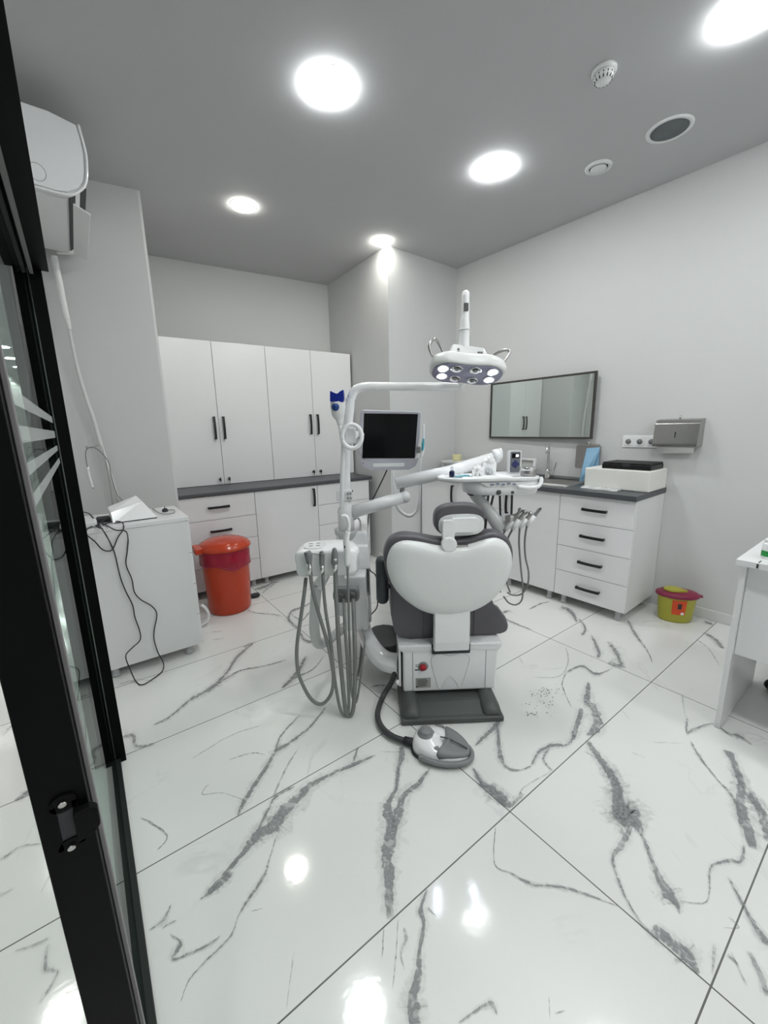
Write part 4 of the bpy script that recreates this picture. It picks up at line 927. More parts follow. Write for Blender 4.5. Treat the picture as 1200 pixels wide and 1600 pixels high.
# supply hose to the foot control
t = thing('foot_control', 'white and grey dental foot control pedal on the floor behind the chair', 'foot pedal', atz(690, 1170, 0))
hp = [(618, 1045, .17), (612, 1065, .10), (600, 1085, .04), (592, 1105, .025), (590, 1120, .022), (597, 1137, .022), (612, 1150, .022), (630, 1157, .022), (648, 1161, .024)]
obj('supply_hose', MB().tube([atz(x, y, z) for x, y, z in hp], .0135, 14), DHOSE, t)
obj('hose_gland', MB().tube([atz(632, 1157, .022), atz(650, 1161, .024)], .018, 14, smooth=0), INK, t)
PA, PB = atz(643, 1165, 0), atz(735, 1180, 0)
pc_ = (PA+PB)/2; pdx = (PB-PA).normalized(); MP = frame((pc_.x, pc_.y), pdx); PL = (PB-PA).length
hl = PL/2
foot = [(-hl, .0), (-hl*.93, .05), (-hl*.68, .083), (-hl*.25, .095), (hl*.15, .088), (hl*.55, .065), (hl*.9, .025), (hl, -.012), (hl*.95, -.045), (hl*.65, -.072), (hl*.2, -.088), (-hl*.25, -.088), (-hl*.68, -.072), (-hl*.93, -.045)]
ft = smooth2d(foot, 3)
def fs(s_, z, dz=0.): return [(u*s_, v*s_, z+dz*u) for u, v in ft]
obj('underbody', MB().rings([fs(.97, .001), fs(1.0, .004), fs(1.0, .012), fs(.97, .016)]), INK, t, MP)
obj('shell', MB().rings([fs(.955, .0165, 0), fs(.955, .03, -.03), fs(.90, .044, -.09), fs(.78, .052, -.12), fs(.5, .056, -.14), fs(.02, .057, -.14)]), WPL, t, MP)
tp = [(.012, .084), (.045, .080), (.085, .058), (hl*.95, .018), (hl*.95, -.035), (.085, -.062), (.04, -.078), (-.008, -.082), (.010, -.03), (.018, .03)]
tp = smooth2d(tp, 3)
def ztop(u): return .057-.14*u
obj('treadle', MB().rings([[(u*s_+.04*(1-s_), v*s_, z0-.155*u) for u, v in tp] for s_, z0 in ((1.0, .030), (1.0, .052), (.94, .060), (.7, .064), (.02, .066))]), GPL, t, MP)
obj('treadle_ridge', MB().tube([(-.015, .0, .068), (.03, .004, .0625), (.075, -.006, .055), (.115, -.018, .047)], .0028, 8), DPL, t, MP)
ob = obj('dial', MB().lathe([(.038, -.01), (.038, .008), (.035, .012), (.029, .013), (.028, .023), (.025, .027), (.001, .029)], (-hl*.50, .006, .062)), GPL, t, MP)
obj('small_button', MB().lathe([(.015, 0), (.015, .008), (.012, .012), (.001, .014)], (-hl*.12, -.050, .046)), GPL, t, MP)
obj('oval_button', MB().prism(sell(-hl*.1, .082, .022, .009), XY, .035, .053, .003), GPL, t, MP)
obj('carry_rim', MB().tube([(-hl*.62, -.078, .022), (-hl*.30, -.094, .024), (hl*.2, -.096, .022), (hl*.7, -.078, .020), (hl*1.0, -.045, .018), (hl*1.05, -.005, .018), (hl*.93, .03, .018)], [.010, .011, .011, .011, .011, .010, .007], 10), GPL, t, MP)
obj('rim_clip', MB().box((-hl*.66, -.092, .012), (-hl*.45, -.072, .034), .006), GPL, t, MP)

# ================================================================= SPITTOON UNIT (left of the chair)
un = thing('spittoon_unit', 'white dental side unit with spittoon bowl, post and swing arms', 'dental unit', MC @ TR((-.48, .6, .24)))
def uno(n, mb, m_, p=None, label=None): return obj(n, mb, m_, p or un, MC, label)
X0, X1 = -.585, -.375
uno('tower', MB().hexa([(X0, .56, .30), (X1, .56, .24), (X1, .86, .24), (X0, .86, .30), (X0+.02, .58, .80), (X1-.01, .58, .80), (X1-.01, .84, .86), (X0+.035, .84, .86)], .018, 3), WPL)
uno('tower_shoulder', MB().hexa([(X0-.005, .50, .60), (X1+.002, .50, .60), (X1+.002, .87, .66), (X0-.005, .87, .66), (X0+.01, .55, .73), (X1-.004, .55, .73), (X1-.004, .86, .74), (X0+.01, .86, .74)], .015, 3), WPL)
LZ = CP(565, 985, .40).z
uno('lower_housing', MB().hexa([(-.515, .40, LZ), (-.395, .40, LZ), (-.378, .86, LZ), (-.515, .86, LZ), (-.515, .40, .60), (-.40, .40, .60), (-.378, .86, .62), (-.515, .86, .62)], .008, 2), WPL)
uno('side_slot', MB().box((-.3865, .52, .44), (-.379, .60, .60), .003), GPL)
bc = (-.505, .62, .79)
bw = uno('bowl', MB().lathe([(.03, -.05), (.055, -.03), (.068, .0), (.072, .022), (.068, .024), (.060, .0), (.04, -.03), (.001, -.04)], bc, seg=28, cap=False), FROST, None, 'translucent oval spittoon bowl')
uno('cup_filler_spout', MB().tube([(-.425, .60, .80), (-.425, .59, .86), (-.44, .575, .885), (-.46, .57, .875)], .006, 10), CHR)
# post
pb, ptp = CP(546, 905, .60), CP(547, 640, .60)
uno('post_socket', MB().tube([(pb.x-.006, .60, .80), (pb.x-.004, .60, .93), (pb.x-.002, .60, .955), (pb.x, .60, .99)], [.046, .046, .034, .031], 20, smooth=0), WPL)
uno('post', MB().tube([(pb.x, .60, .98), (pb.x+.004, .60, 1.2), (CP(547, 640, .6).x, .60, 1.50), CP(549, 622, .60), CP(556, 609, .60), CP(572, 604, .60), CP(600, 604, .60), CP(700, 604, .60), CP(716, 604.5, .60)], [.029, .027, .025, .0245, .024, .023, .022, .022, .021], 18, smooth=6), WPL)
uno('post_clamp', MB().box((pb.x-.05, .565, .985), (pb.x+.035, .60, 1.045), .004), WPL)
for dx in (.012, .028):
    for z in (1.002, 1.028): uno('clamp_screw', MB().cyl((pb.x+dx, .556, z), (pb.x+dx, .566, z), .006, 10), STEEL)
# lower arm to tray
a0 = CP(552, 800, .60); a1 = CP(632, 776, .58)
uno('lower_arm', MB().tube([a0, a1], [.037, .034], 20, smooth=0).ball(tuple(a1), .036), WPL)
j1 = CP(629, 758, .575)
uno('arm_joint', MB().tube([CP(628, 774, .58), j1], .014, 12, smooth=0), GPL)
b0, b1, b2_ = CP(618, 755, .58), CP(700, 738, .60), CP(772, 715, .66)
uno('upper_arm', MB().tube([b0, b1, b2_], [.036, .036, .034], 20, smooth=0), WPL)
uno('upper_arm_cap', MB().tube([CP(770, 714.5, .66), CP(780, 712, .66)], [.042, .042], 20, smooth=0).ball(tuple(CP(781, 711.5, .66)), (.014, .04, .043)), WPL)
# assistant tray holder arm
uno('assistant_arm', MB().tube([(-.635, .22, .64), (-.655, .24, .50), (-.67, .28, .36), (-.66, .34, .25), (-.60, .42, .24), (-.52, .50, .27)], [.026, .026, .027, .027, .026, .026], 16, smooth=5), FROST)
uno('waste_hose', MB().tube([(-.43, .50, .24), (-.435, .47, .16), (-.45, .42, .06), (-.46, .38, .02)], [.012, .009, .007, .006], 10), GPL)
uno('suction_connector', MB().prism(rrect(-.568, .500, -.432, .575, .025), XZ, .30, .345, .008), GPL)
for x in (-.532, -.468): uno('connector_port', MB().lathe([(.026, 0), (.026, .018), (.016, .024), (.001, .024)], (x, .30, .535), (0, -1, 0), 18), DPL)
for x in (-.53, -.45): uno('connector_mount', MB().box((x-.012, .345, .52), (x+.012, .41, .55)), GPL)
at_ = thing('assistant_tray', 'white instrument holder tray on the left side of the dental unit', 'instrument tray', MC @ TR((-.6, .1, .7)))
TA = .10
c00, c10 = CP(462, 870, TA), CP(560, 870, TA)
zt_ = CP(510, 862, TA).z; zb_ = CP(510, 902, TA).z
tx0, tx1 = c00.x, c10.x
R = []
base_ = [(tx0, TA+.02), (tx0+.02, TA), (tx1-.035, TA), (tx1-.005, TA+.03), (tx1, TA+.09), (tx1-.05, TA+.19), (tx0+.10, TA+.20), (tx0+.02, TA+.17), (tx0, TA+.12)]
bs_ = smooth2d(base_, 4); bcx = sum(u for u, v in bs_)/len(bs_); bcy = sum(v for u, v in bs_)/len(bs_)
for s_, z in ((.80, zb_), (.92, zb_+.006), (.985, zb_+.03), (.965, (zb_+zt_)/2), (1.0, (zb_+zt_)/2+.02), (.99, zt_-.008), (.93, zt_+.002), (.80, zt_+.004), (.02, zt_+.005)):
    R.append([(bcx+(u-bcx)*s_, bcy+(v-bcy)*s_, z) for u, v in bs_])
obj('tray_body', MB().rings(R), WPL, at_, MC)
obj('keypad', MB().prism(sell(tx0+.075, TA+.09, .05, .06, 2.6), XY, zt_+.003, zt_+.008, .001), WPL2, at_, MC)
for (u, v) in ((-.02, .02), (.015, .025), (-.015, -.02), (.018, -.015)):
    obj('key', MB().box((tx0+.075+u-.009, TA+.09+v-.003, zt_+.008), (tx0+.075+u+.009, TA+.09+v+.003, zt_+.0095)), GPL, at_, MC)
obj('tray_neck', MB().tube([(-.60, TA+.12, zb_+.02), (-.60, TA+.13, zb_-.04), (-.635, .22, .62)], [.03, .028, .026], 14), WPL, at_, MC)
obj('tray_bracket', MB().hexa([(-.50, TA+.14, zb_+.02), (-.44, TA+.14, zb_+.02), (-.44, .55, .60), (-.50, .55, .60), (-.50, TA+.14, zb_+.05), (-.44, TA+.14, zb_+.05), (-.44, .55, .66), (-.50, .55, .66)], .006), WPL, at_, MC)
# assistant instruments
TI = .075
def ci(x, y, t=TI): return CP(x, y, t)
HB = 1100
def instr(name, label, cat, parts, hose, hr, hm=HOSE):
    t = thing(name, label, cat, MC @ TR(parts[0][1][0]))
    for pn, pts, rad, m_ in parts: obj(pn, MB().tube(pts, rad, 14, smooth=4 if len(pts) > 2 else 0), m_, t, MC)
    if hose: obj('hose', MB().tube(hose, hr, 12, smooth=6), hm, t, MC)
    return t
def fz(p, zmin=.012): return Vector((p.x, p.y, max(p.z, zmin)))
hs = lambda L, t=TI: [fz(CP(x, y, tt if (tt := (L2[0] if L2 else t)) is not None else t)) for x, y, *L2 in L]
instr('suction_handpiece', 'grey suction handle with a side lever, leftmost in the assistant tray', 'suction handpiece',
      [('head', [ci(480, 862), ci(482, 868), ci(483, 880)], [.014, .018, .012], GPL), ('barrel', [ci(483, 880), ci(485, 899)], [.012, .010], CHR), ('lever', [ci(485, 864), ci(498, 866), ci(511, 865)], [.003, .0025, .002], STEEL), ('port', [ci(478, 864, .06), ci(476, 866, .06)], [.007, .005], DPL)],
      hs([(485, 897), (489, 925), (497, 955), (506, 985), (513, 1010), (518, 1035), (521, 1060), (517, 1085), (503, 1100), (487, 1093), (473, 1070), (465, 1045), (464, 1010), (470, 965), (475, 930), (478, 903, .12)]), .0085)
instr('saliva_ejector', 'small grey saliva ejector valve, second from left in the assistant tray', 'suction handpiece',
      [('head', [ci(502, 861), ci(503, 867), ci(503, 882)], [.007, .013, .012], GPL), ('barrel', [ci(503, 882), ci(504, 897)], [.0125, .009], CHR), ('lever', [ci(498, 866, .06), ci(510, 865, .06)], [.003, .003], STEEL)],
      hs([(504, 895), (506, 925), (509, 955), (514, 985), (518, 1010), (521, 1045), (526, 1080), (531, 1105), (538, 1118), (545, 1105), (543, 1040), (539, 980), (537, 937, .26)]), .0075)
instr('high_volume_suction', 'large grey suction valve with a silver barrel, third in the assistant tray', 'suction handpiece',
      [('head', [ci(522, 856), ci(523, 864), ci(523, 880)], [.006, .014, .017], GPL), ('barrel', [ci(523, 880), ci(524, 894)], [.016, .011], CHR), ('button', [ci(524, 873, .06), ci(524, 876, .06)], [.006, .006], WPL)],
      hs([(524, 892), (525, 930), (527, 960), (529, 1000), (533, 1045), (537, 1085), (541, 1112), (548, 1118), (553, 1100), (555, 1045), (554, 990), (552, 937, .26)]), .0105)
instr('air_water_syringe', 'white curved air water syringe, rightmost in the assistant tray', 'syringe',
      [('grip', [ci(543, 883), ci(542, 860), ci(541, 842), ci(544, 830)], [.013, .015, .014, .012], WPL), ('neck', [ci(544, 830), ci(545, 818), ci(541, 807), ci(533, 807)], [.010, .009, .009, .007], WPL), ('ferrule', [ci(543, 883), ci(543, 890)], [.009, .006], STEEL), ('button', [ci(538.5, 853, .062), ci(538.5, 856, .062)], [.003, .003], INK)],
      hs([(543, 888), (544, 920), (545, 955), (546, 1000), (548, 1050), (550, 1085), (556, 1098), (562, 1070), (567, 1030), (570, 1000), (566, 985, .40)]), .0055)

# monitor
mo = thing('dental_monitor', 'flat monitor with a black screen and pale bezel on the unit post', 'monitor', MC @ TR(CP(605, 690, .75)))
def mp(x, y, t=.735): p = CP(x, y, t); return (p.x, p.z)
out_ = [mp(566, 640), mp(655, 643), mp(658, 646), mp(656, 680), mp(653, 708), mp(648, 717), mp(640, 722), mp(600, 724), mp(578, 722), mp(568, 717), mp(560, 707), mp(561, 675), mp(563, 643)]
obj('bezel', MB().prism(out_, XZ, .735, .785, .008, 3), mat('bezel_lilac', (.48, .48, .53), .3, noise=.02), mo, MC)
scr = [mp(568.5, 646), mp(652.5, 647.5), mp(648, 715), mp(648, 715)]
scr = [mp(569, 645, .73), mp(652, 647, .73), mp(647.5, 716.5, .73), mp(565, 716.5, .73)]
scr = [(CP(569, 646, .733).x, CP(569, 646, .733).z), (CP(653, 647, .733).x, CP(653, 647, .733).z), (CP(648, 716, .733).x, CP(648, 716, .733).z), (CP(566, 716, .733).x, CP(566, 716, .733).z)]
obj('screen', MB().prism(scr, XZ, .7325, .7352), SCREEN, mo, MC)
hdl = [mp(580, 721.5), mp(580, 726), mp(590, 730), mp(625, 729), mp(636, 726), mp(638, 721.5), mp(630, 721.5), mp(626, 725.5), mp(592, 726), mp(588, 721.5)]
low_ = [mp(561, 712), mp(562, 722), mp(568, 731), mp(578, 735), mp(640, 734), mp(650, 728), mp(655, 715), mp(648, 718.5), mp(566, 719)]
obj('lower_rim', MB().prism(low_, XZ, .737, .775, .004), mat('bezel_lilac', (.48, .48, .53)), mo, MC)
hol = rrect(*mp(583, 730), *mp(632, 723), .008)
obj('handle_recess', MB().prism(hol, XZ, .7345, .7372), WPL2, mo, MC)
obj('power_light', MB().cyl((mp(567, 724)[0], .7355, mp(567, 724)[1]), (mp(567, 724)[0], .7372, mp(567, 724)[1]), .003, 8), INK, mo, MC)
mm = CP(551, 680, .62)
obj('mount', MB().box((mm.x-.028, .57, mm.z-.045), (mm.x+.02, .64, mm.z+.045), .008).tube([(mm.x+.01, .60, mm.z), (mm.x+.03, .70, mm.z), (mm.x+.08, .82, mm.z), (mm.x+.16, .82, mm.z), (mm.x+.20, .786, mm.z)], .022, 12), WPL, mo, MC)
# camera wand on right of monitor
iw = thing('intraoral_camera', 'slim white camera wand with a teal grip holstered right of the monitor', 'camera', MC @ TR(CP(661, 690, .72)))
cw = lambda x, y: CP(x, y, .715)
obj('wand', MB().tube([cw(662, 663), cw(662, 680), cw(661, 690), cw(660, 705), cw(658, 714)], [.006, .007, .009, .012, .007], 12), WPL, iw, MC)
obj('grip', MB().tube([CP(662, 685, .700), CP(661, 695, .698), CP(660, 704, .700)], [.004, .008, .006], 10), TEAL, iw, MC)
obj('cradle', MB().box((cw(654, 700).x-.01, .72, cw(654, 708).z), (cw(654, 700).x+.012, .76, cw(654, 698).z), .004), GPL, iw, MC)
obj('cord', MB().tube([cw(658, 714), cw(656, 740), cw(656, 770), cw(654, 790), cw(648, 802), cw(638, 806), cw(627, 800), cw(619, 788), cw(617, 772), cw(615, 750), cw(614, 735)], [.0055, .005, .006, .010, .011, .011, .011, .011, .008, .005, .005], 12, smooth=6), WPL, iw, MC)
# whitening / curing device with blue crown
cu = thing('bleaching_lamp', 'white handheld curing device with a blue forked crown on the post', 'curing light', MC @ TR(CP(527, 645, .56)))
cz_ = lambda x, y: (CP(x, y, .55).x, CP(x, y, .55).z)
obj('crown', MB().prism([cz_(516, 611), cz_(519, 612), cz_(524, 616), cz_(527, 617), cz_(531, 612), cz_(537, 609), cz_(538, 622), cz_(537, 629), cz_(527, 627), cz_(516, 628)], XZ, .53, .60, .004), BLUE, cu, MC)
c0 = CP(528, 640, .56)
ptl = [CP(527, 628, .565), CP(528, 636, .565), CP(528.5, 648, .565), CP(530, 656, .565), CP(531, 665, .565)]
obj('body', MB().tube(ptl, [.038, .040, .034, .018, .011], 18, smooth=4), WPL2, cu, MC)
obj('button', MB().lathe([(.020, 0), (.020, .008), (.001, .012)], (CP(524, 636, .528).x, .532, CP(524, 636, .528).z), (0, -1, 0), 18), mat('blue_key', (.01, .05, .22), .35, noise=.05), cu, MC)
cr = CP(550, 682, .53)
ring = [(cr.x+.052*math.cos(a), .53+.012*math.sin(a), cr.z+.062*math.sin(a)) for a in [math.radians(200-i*18) for i in range(21)]]
obj('cord_ring', MB().tube(ring, .012, 12, smooth=2), WPL, cu, MC)
obj('cord', MB().tube([CP(531, 664, .565), CP(533, 680, .55), CP(536, 700, .545), CP(535, 740, .56), CP(534, 785, .57), CP(533, 800, .58)], [.010, .009, .011, .013, .012, .010], 12), WPL, cu, MC)
t = tag(obj('black_cable', MB().tube([CP(610, 724, .77), CP(603, 738, .80), CP(595, 755, .82), CP(585, 775, .84), CP(578, 790, .86), CP(574, 830, .86), CP(573, 860, .84), CP(578, 890, .80), CP(588, 902, .75), CP(590, 945, .70), CP(580, 960, .62), CP(576, 968, .60)], .0038, 8), INK, None, MC), 'black cable hanging behind the monitor down to the unit', 'cable')

# ================================================================= OPERATING LIGHT
lt = thing('operating_light', 'white dental operating lamp head with lit LEDs on an upright arm', 'dental lamp', MC @ TR(CP(727, 590, .42)))
lc = CP(729, 576, .42)
ML = MC @ TR(lc) @ Matrix.Rotation(math.radians(5.5), 4, 'Y') @ Matrix.Rotation(math.radians(-24), 4, 'X')
kid = smooth2d([(-.178, -.02), (-.17, .035), (-.13, .075), (-.06, .085), (.0, .075), (.06, .085), (.13, .075), (.172, .035), (.180, -.02), (.165, -.06), (.11, -.09), (.04, -.085), (0, -.082), (-.05, -.085), (-.115, -.09), (-.165, -.06)], 3)
def kr(s_, z, dy=0): return [(u*s_, v*s_+dy, z) for u, v in kid]
obj('head', MB().rings([kr(.94, -.030), kr(.985, -.032), kr(1.03, -.02), kr(1.045, .0), kr(1.0, .022), kr(.90, .034), kr(.78, .041), kr(.60, .045), kr(.3, .047), kr(.02, .048)]), WPL2, lt, ML)
fc = obj('light_face', MB().rings([kr(.95, -.034), kr(.93, -.037), kr(.02, -.037)]), LAVND, lt, ML)
k_ = 0
for (u, v, lit) in ((-.125, -.045, 1), (-.118, .022, 1), (-.06, -.05, 0), (-.05, .035, 0), (.03, -.05, 0), (.04, .04, 0), (.115, -.05, 1), (.118, .02, 1)):
    rf = obj('reflector', MB().lathe([(.027, -.0372), (.029, -.041), (.024, -.041), (.018, -.0385), (.001, -.0385)], (u, v, 0), seg=22), CHR if not lit else WPL, fc, ML)
    obj('led_lens', MB().lathe([(.018 if lit else .013, -.0405), (.017 if lit else .012, -.0425), (.001, -.0435)], (u, v, 0), seg=20), LED if lit else GPL, fc, ML)
# handles: loops on both sides
for sg in (-1, 1):
    lp = [(sg*.115, -.02, .045), (sg*.150, -.045, .095), (sg*.178, -.065, .100), (sg*.200, -.07, .055), (sg*.178, -.055, .010)] if sg < 0 else [(sg*.105, -.02, .055), (sg*.150, -.04, .080), (sg*.185, -.05, .088), (sg*.198, -.05, .070), (sg*.165, -.04, .020)]
    obj('handle', MB().tube(lp, [.005, .007, .008, .007, .005], 10), STEEL, lt, ML)
for (u, v) in ((-.055, .052), (-.055, .036), (.045, .045), (.058, .045)):
    obj('button', MB().lathe([(.006, 0), (.006, .004), (.001, .005)], (u, -.054, v+.012), (0, -.95, .3), 12), GPL, lt, ML)
hubp = CP(724, 556, .42)
obj('neck_housing', MB().hexa([(-.11, -.055, .030), (.10, -.055, .030), (.095, .05, .035), (-.09, .05, .035), (-.085, -.055, .098), (.075, -.055, .090), (.065, .02, .090), (-.07, .02, .098)], .012, 3), WPL2, lt, ML)
cpx = lambda x, y, t=.43: CP(x, y, t)
obj('arm', MB().tube([cpx(724.5, 558), cpx(724.5, 545), cpx(725, 530), cpx(725.5, 518), cpx(726, 508), cpx(726, 500), cpx(727, 492), cpx(727, 470), cpx(727.5, 460)], [.036, .028, .0255, .0255, .0235, .022, .019, .0195, .0195], 18, smooth=3).ball(tuple(cpx(727.5, 460)), .0195), WPL, lt, MC)
obj('arm_ring', MB().tube([cpx(725.5, 514.5), cpx(725.5, 516.5)], .0285, 18, smooth=0), WPL2, lt, MC)
obj('arm_window', MB().box((cpx(727, 482).x-.011, .4065, cpx(727, 488).z), (cpx(727, 482).x+.011, .416, cpx(727, 475).z), .003), DPL, lt, MC)
obj('rear_link', MB().tube([CP(716, 604.5, .60), CP(721, 600, .59), CP(724, 585, .57), CP(726, 540, .52), CP(727.5, 475, .45)], [.021, .021, .019, .017, .016], 14), WPL, lt, MC)

# ================================================================= DELIVERY TRAY (right of the arm)
dt = thing('delivery_tray', 'white instrument table with milky rim carried by the swing arm', 'dental tray', MC @ TR(CP(770, 757, .5)))
TZ = 1.118
tl, trr = CP(690, 752, .36).x, CP(848, 752, .36).x
tpoly = smooth2d([(tl, .44), (tl+.04, .385), (tl+.12, .36), (trr-.08, .355), (trr-.015, .375), (trr, .43), (trr-.01, .56), (trr-.06, .62), (tl+.25, .64), (tl+.09, .60), (tl+.01, .52)], 4)
pcx, pcy = (tl+trr)/2, .5
def tpr(s_, z): return [(pcx+(u-pcx)*s_, pcy+(v-pcy)*s_, z) for u, v in tpoly]
obj('tray_plate', MB().rings([tpr(.97, TZ-.016), tpr(1.0, TZ-.010), tpr(1.0, TZ), tpr(.985, TZ+.004), tpr(.965, TZ-.001), tpr(.02, TZ-.001)]), WPL, dt, MC)
ux0, ux1 = CP(731, 765, .38).x, CP(843, 765, .38).x
und = smooth2d([(ux0, .44), (ux0+.03, .395), (ux0+.10, .37), (ux1-.05, .365), (ux1-.005, .39), (ux1, .45), (ux1-.03, .56), (ux0+.05, .57), (ux0, .52)], 4)
ucx, ucy = (ux0+ux1)/2, .47
def unr(s_, z): return [(ucx+(u-ucx)*s_, ucy+(v-ucy)*s_, z) for u, v in und]
zt2 = TZ-.0165; zb2 = CP(780, 774, .38).z
obj('housing', MB().rings([unr(.85, zb2), unr(.96, zb2+.008), unr(1.0, zb2+.03), unr(.985, zt2)]), WPL, dt, MC)
obj('control_panel', MB().hexa([(ux0+.10, .366, zt2-.028), (ux0+.24, .360, zt2-.028), (ux0+.24, .368, zt2-.028), (ux0+.10, .374, zt2-.028), (ux0+.06, .366, zt2-.004), (ux0+.26, .360, zt2-.004), (ux0+.26, .368, zt2-.004), (ux0+.06, .374, zt2-.004)]), WPL2, dt, MC)
for i in range(5): obj('panel_key', MB().prism(sell(ux0+.12+.028*i, zt2-.015+.004*(i % 2), .009, .0045), XZ, .357, .3615), mat('key_blue_grey', (.22, .25, .36), .4, noise=.03), dt, MC)
hx = CP(829, 758, .36)
obj('grab_handle', MB().tube([(hx.x-.07, .352, TZ-.045), (hx.x-.01, .348, TZ-.05), (hx.x+.035, .350, TZ-.045), (hx.x+.055, .362, TZ-.02), (hx.x+.057, .375, TZ-.004)], .010, 12), WPL, dt, MC)
for x, r in ((779, .016), (800.5, .011)):
    p = CP(x, 770, .37)
    kb = obj('knob', MB().lathe([(r*1.15, 0), (r*1.15, .006), (r*.85, .012)], (p.x, .378, p.z+.002), (0, -1, 0), 18), WPL2, dt, MC)
    obj('knob_face', MB().lathe([(r*.85, .012), (r*.7, .016), (.001, .017)], (p.x, .378, p.z+.002), (0, -1, 0), 18), DPL, kb, MC)
obj('support_arm', MB().tube([CP(740, 772, .50), CP(752, 785, .47), CP(768, 805, .44), CP(780, 822, .42), CP(785, 830, .41)], [.028, .030, .034, .040, .034], 16), FROST, dt, MC)
obj('arm_mount', MB().box((CP(737, 771, .5).x-.02, .47, CP(737, 772, .5).z-.006), (CP(757, 771, .5).x, .53, CP(737, 768, .5).z+.01), .004), INK, dt, MC)
# instrument holder
hold0, hold1 = CP(783, 822, .40), CP(832, 806, .40)
obj('instrument_holder', MB().tube([CP(781, 818, .42), CP(795, 812, .42), CP(812, 808, .42), CP(832, 803, .42)], [.030, .026, .022, .014], 14), FROST, dt, MC)
obj('holder_hub', MB().tube([CP(793, 811, .36), CP(806, 807, .38)], [.020, .014], 14, smooth=0), STEEL, dt, MC)
tips = [((789, 829), (801, 814), (813, 797), 'turbine_handpiece', 'dental handpiece nearest the holder hub on the right'), ((800, 828), (811, 812), (820, 800), 'motor_handpiece', 'second dental handpiece from the left in the right holder'), ((812, 826), (823, 811), (829, 803), 'scaler_handpiece', 'third dental handpiece from the left in the right holder'), ((823, 822), (835, 806), (843, 796), 'syringe_handpiece', 'outermost handpiece with a dark tip in the right holder')]
hoses = [[(789, 829), (783, 845), (778, 870), (776, 900), (782, 925)], [(800, 828), (791, 850), (789, 880), (792, 910), (797, 925)], [(812, 826), (811, 850), (814, 890), (817, 920), (815, 938), (806, 945), (795, 942), (787, 932)], [(823, 822), (820, 845), (821, 870), (826, 895), (824, 915), (815, 928), (802, 930), (793, 926)]]
for i, ((a_, b_, c_, nm, lb_), hh) in enumerate(zip(tips, hoses)):
    tt_ = .40-.012*i
    c3 = lambda q, e=0.: CP(q[0], q[1], tt_-.03+e)
    t = thing(nm, lb_, 'handpiece', MC @ TR(c3(a_)))
    obj('body', MB().tube([c3(a_), c3(b_)], [.010, .012], 12, smooth=0), WPL2 if i != 3 else WPL, t, MC)
    obj('tip', MB().tube([c3(b_), c3(((b_[0]+c_[0])/2, (b_[1]+c_[1])/2)), c3(c_)], [.0105, .008, .007 if i < 3 else .009], 12), STEEL if i < 3 else GPL, t, MC)
    if i < 3: obj('head', MB().tube([c3((c_[0]-2, c_[1]-2)), c3((c_[0]+2, c_[1]+2))], .010, 12, smooth=0), STEEL, t, MC)
    else: obj('nozzle', MB().tube([c3(c_), c3((845.5, 794))], [.008, .005], 10, smooth=0), DPL, t, MC)
    obj('hose', MB().tube([CP(x, y, tt_-.03+.25*min(1, max(0, (y-830)/110))) for x, y in hh], .0050, 10, smooth=6), HOSE, t, MC)
for i, (x0, y0, x1, y1) in enumerate(((763, 773, 757, 840), (771, 773, 765, 800), (781, 774, 782, 812), (800, 774, 799, 806))):
    obj('feed_hose', MB().tube([CP(x0, y0, .46), CP((x0+x1)/2, (y0+y1)/2, .47), CP(x1, y1, .46)], .006, 10), DHOSE, dt, MC)

# items on the delivery tray
ZT = TZ+.0005
def onT(x, y): p = MC.inverted() @ atz(x, y, ZT); return p
def tp_(x, t): return Vector((CP(x, 740, t).x, t, ZT))
q1 = tp_(706, .46)
t = thing('small_bottle', 'small dark blue bottle at the left end of the tray', 'bottle', MC @ TR(q1))
obj('body', MB().lathe([(.013, 0), (.014, .002), (.014, .028), (.009, .034)], q1, seg=20), mat('navy_glass', (.01, .015, .06), .12, noise=.05), t, MC)
obj('stopper', MB().lathe([(.007, .034), (.006, .052), (.003, .058), (.001, .058)], q1, seg=16), CLEAR, t, MC)
tag(obj('white_napkin', MB().prism([(tp_(722, .4).x, .39), (tp_(800, .4).x, .38), (tp_(790, .4).x, .58), (tp_(730, .4).x, .58)], XY, ZT, ZT+.003), PAPER, None, MC), 'white paper napkin spread over the tray', 'napkin')
for i, (x, tt, an, lb_) in enumerate(((719, .42, 20, 'left teal plastic strip on the tray'), (728, .44, -15, 'right teal plastic strip on the tray'))):
    q1 = tp_(x, tt); Mx = MC @ TR(q1+Vector((0, 0, .0035))) @ Matrix.Rotation(math.radians(an), 4, 'Z')
    tag(obj('plastic_strip', MB().box((-.035, -.007, 0), (.035, .007, .003)).box((-.03, -.006, .003), (.02, .006, .010), .002), mat('pale_teal', (.25, .50, .56), .3, noise=.2), None, Mx), lb_, 'packet')
random.seed(11)
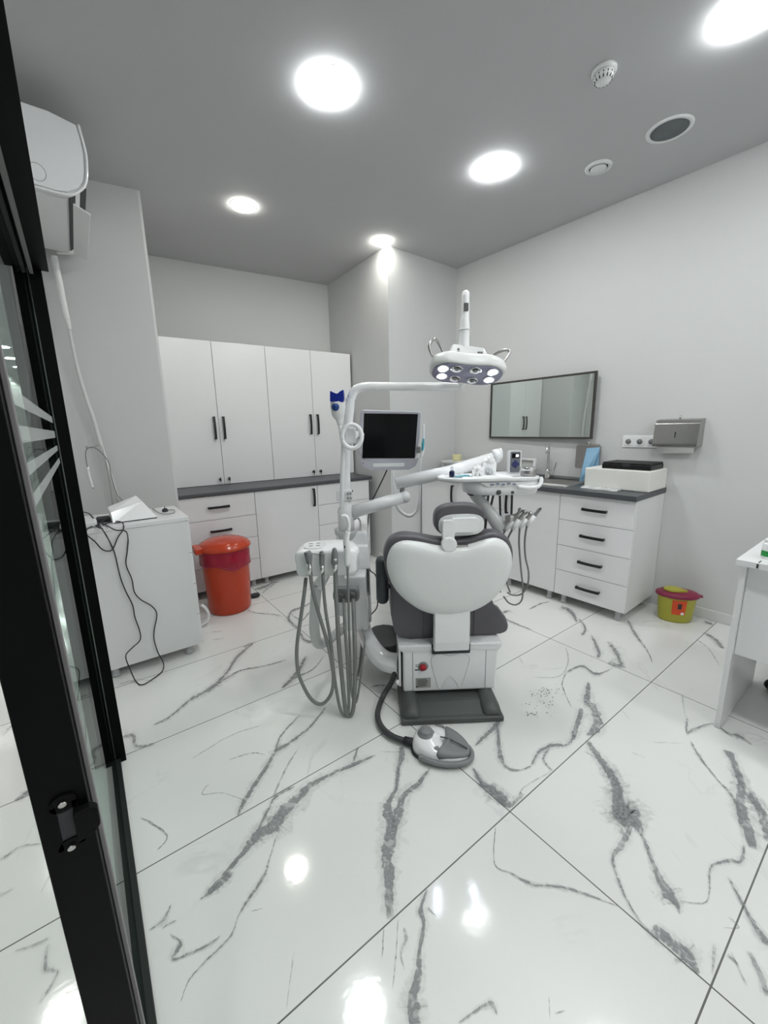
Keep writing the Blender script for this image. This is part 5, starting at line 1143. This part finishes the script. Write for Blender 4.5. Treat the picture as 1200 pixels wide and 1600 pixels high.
def cotton(x0, x1, t0, t1, h, n, label, name):
    q = tp_((x0+x1)/2, (t0+t1)/2); tt = thing(name, label, 'cup', MC @ TR(q))
    r = (CP(x1, 740, t0).x-CP(x0, 740, t0).x)/2
    obj('cup', MB().lathe([(r*.85, 0.004), (r, h*.8), (r*1.02, h*.8)], q, seg=24, cap=False), CLEAR, tt, MC)
    mb = MB()
    for i in range(n):
        a_ = random.uniform(0, 2*PI); rr = r*.75*math.sqrt(random.random()); zz = random.uniform(.012, h)
        mb.ball((q.x+rr*math.cos(a_), q.y+rr*math.sin(a_), q.z+zz), (random.uniform(.007, .012), random.uniform(.007, .012), random.uniform(.008, .018)), 8, 6)
    c = obj('cotton_filling', mb, PAPER, tt, MC); c['kind'] = 'stuff'
cotton(737, 755, .44, .48, .045, 40, 'clear cup of white cotton pellets on the tray', 'cotton_cup')
cotton(752, 776, .48, .53, .085, 70, 'tall clear cup heaped with white cotton rolls on the tray', 'cotton_cup')
q1 = tp_(825, .44)
t = thing('metal_tin', 'round metal tin at the right end of the tray', 'tin', MC @ TR(q1))
obj('tin_body', MB().lathe([(.038, 0), (.039, .002), (.039, .030), (.038, .031)], q1, seg=32), STEEL, t, MC)
obj('tin_lid', MB().lathe([(.040, .028), (.040, .043), (.038, .045), (.001, .046)], q1, seg=32), CHR, t, MC)
q1 = tp_(803, .56)
t = thing('apex_locator', 'upright grey handheld meter with a lit display and blue keys on the tray', 'device', MC @ TR(q1))
dx_ = .035
obj('body', MB().prism(rrect(q1.x-dx_, ZT, q1.x+dx_, ZT+.125, .008), XZ, .55, .58, .004), WPL2, t, MC)
obj('face', MB().prism(rrect(q1.x-dx_+.008, ZT+.008, q1.x+dx_-.008, ZT+.119, .006), XZ, .546, .5502), mat('meter_face', (.16, .17, .19), .4, noise=.03), t, MC)
obj('display', MB().box((q1.x-.02, .5445, ZT+.085), (q1.x+.02, .5462, ZT+.110)), SCREEN, t, MC)
obj('display_digits', MB().box((q1.x+.002, .5437, ZT+.092), (q1.x+.015, .5446, ZT+.104)), DISPLAY, t, MC)
obj('keypad', MB().prism([(q1.x, ZT+.030), (q1.x+.024, ZT+.052), (q1.x, ZT+.074), (q1.x-.024, ZT+.052)], XZ, .543, .5462), mat('key_indigo', (.03, .04, .14), .4, noise=.03), t, MC)
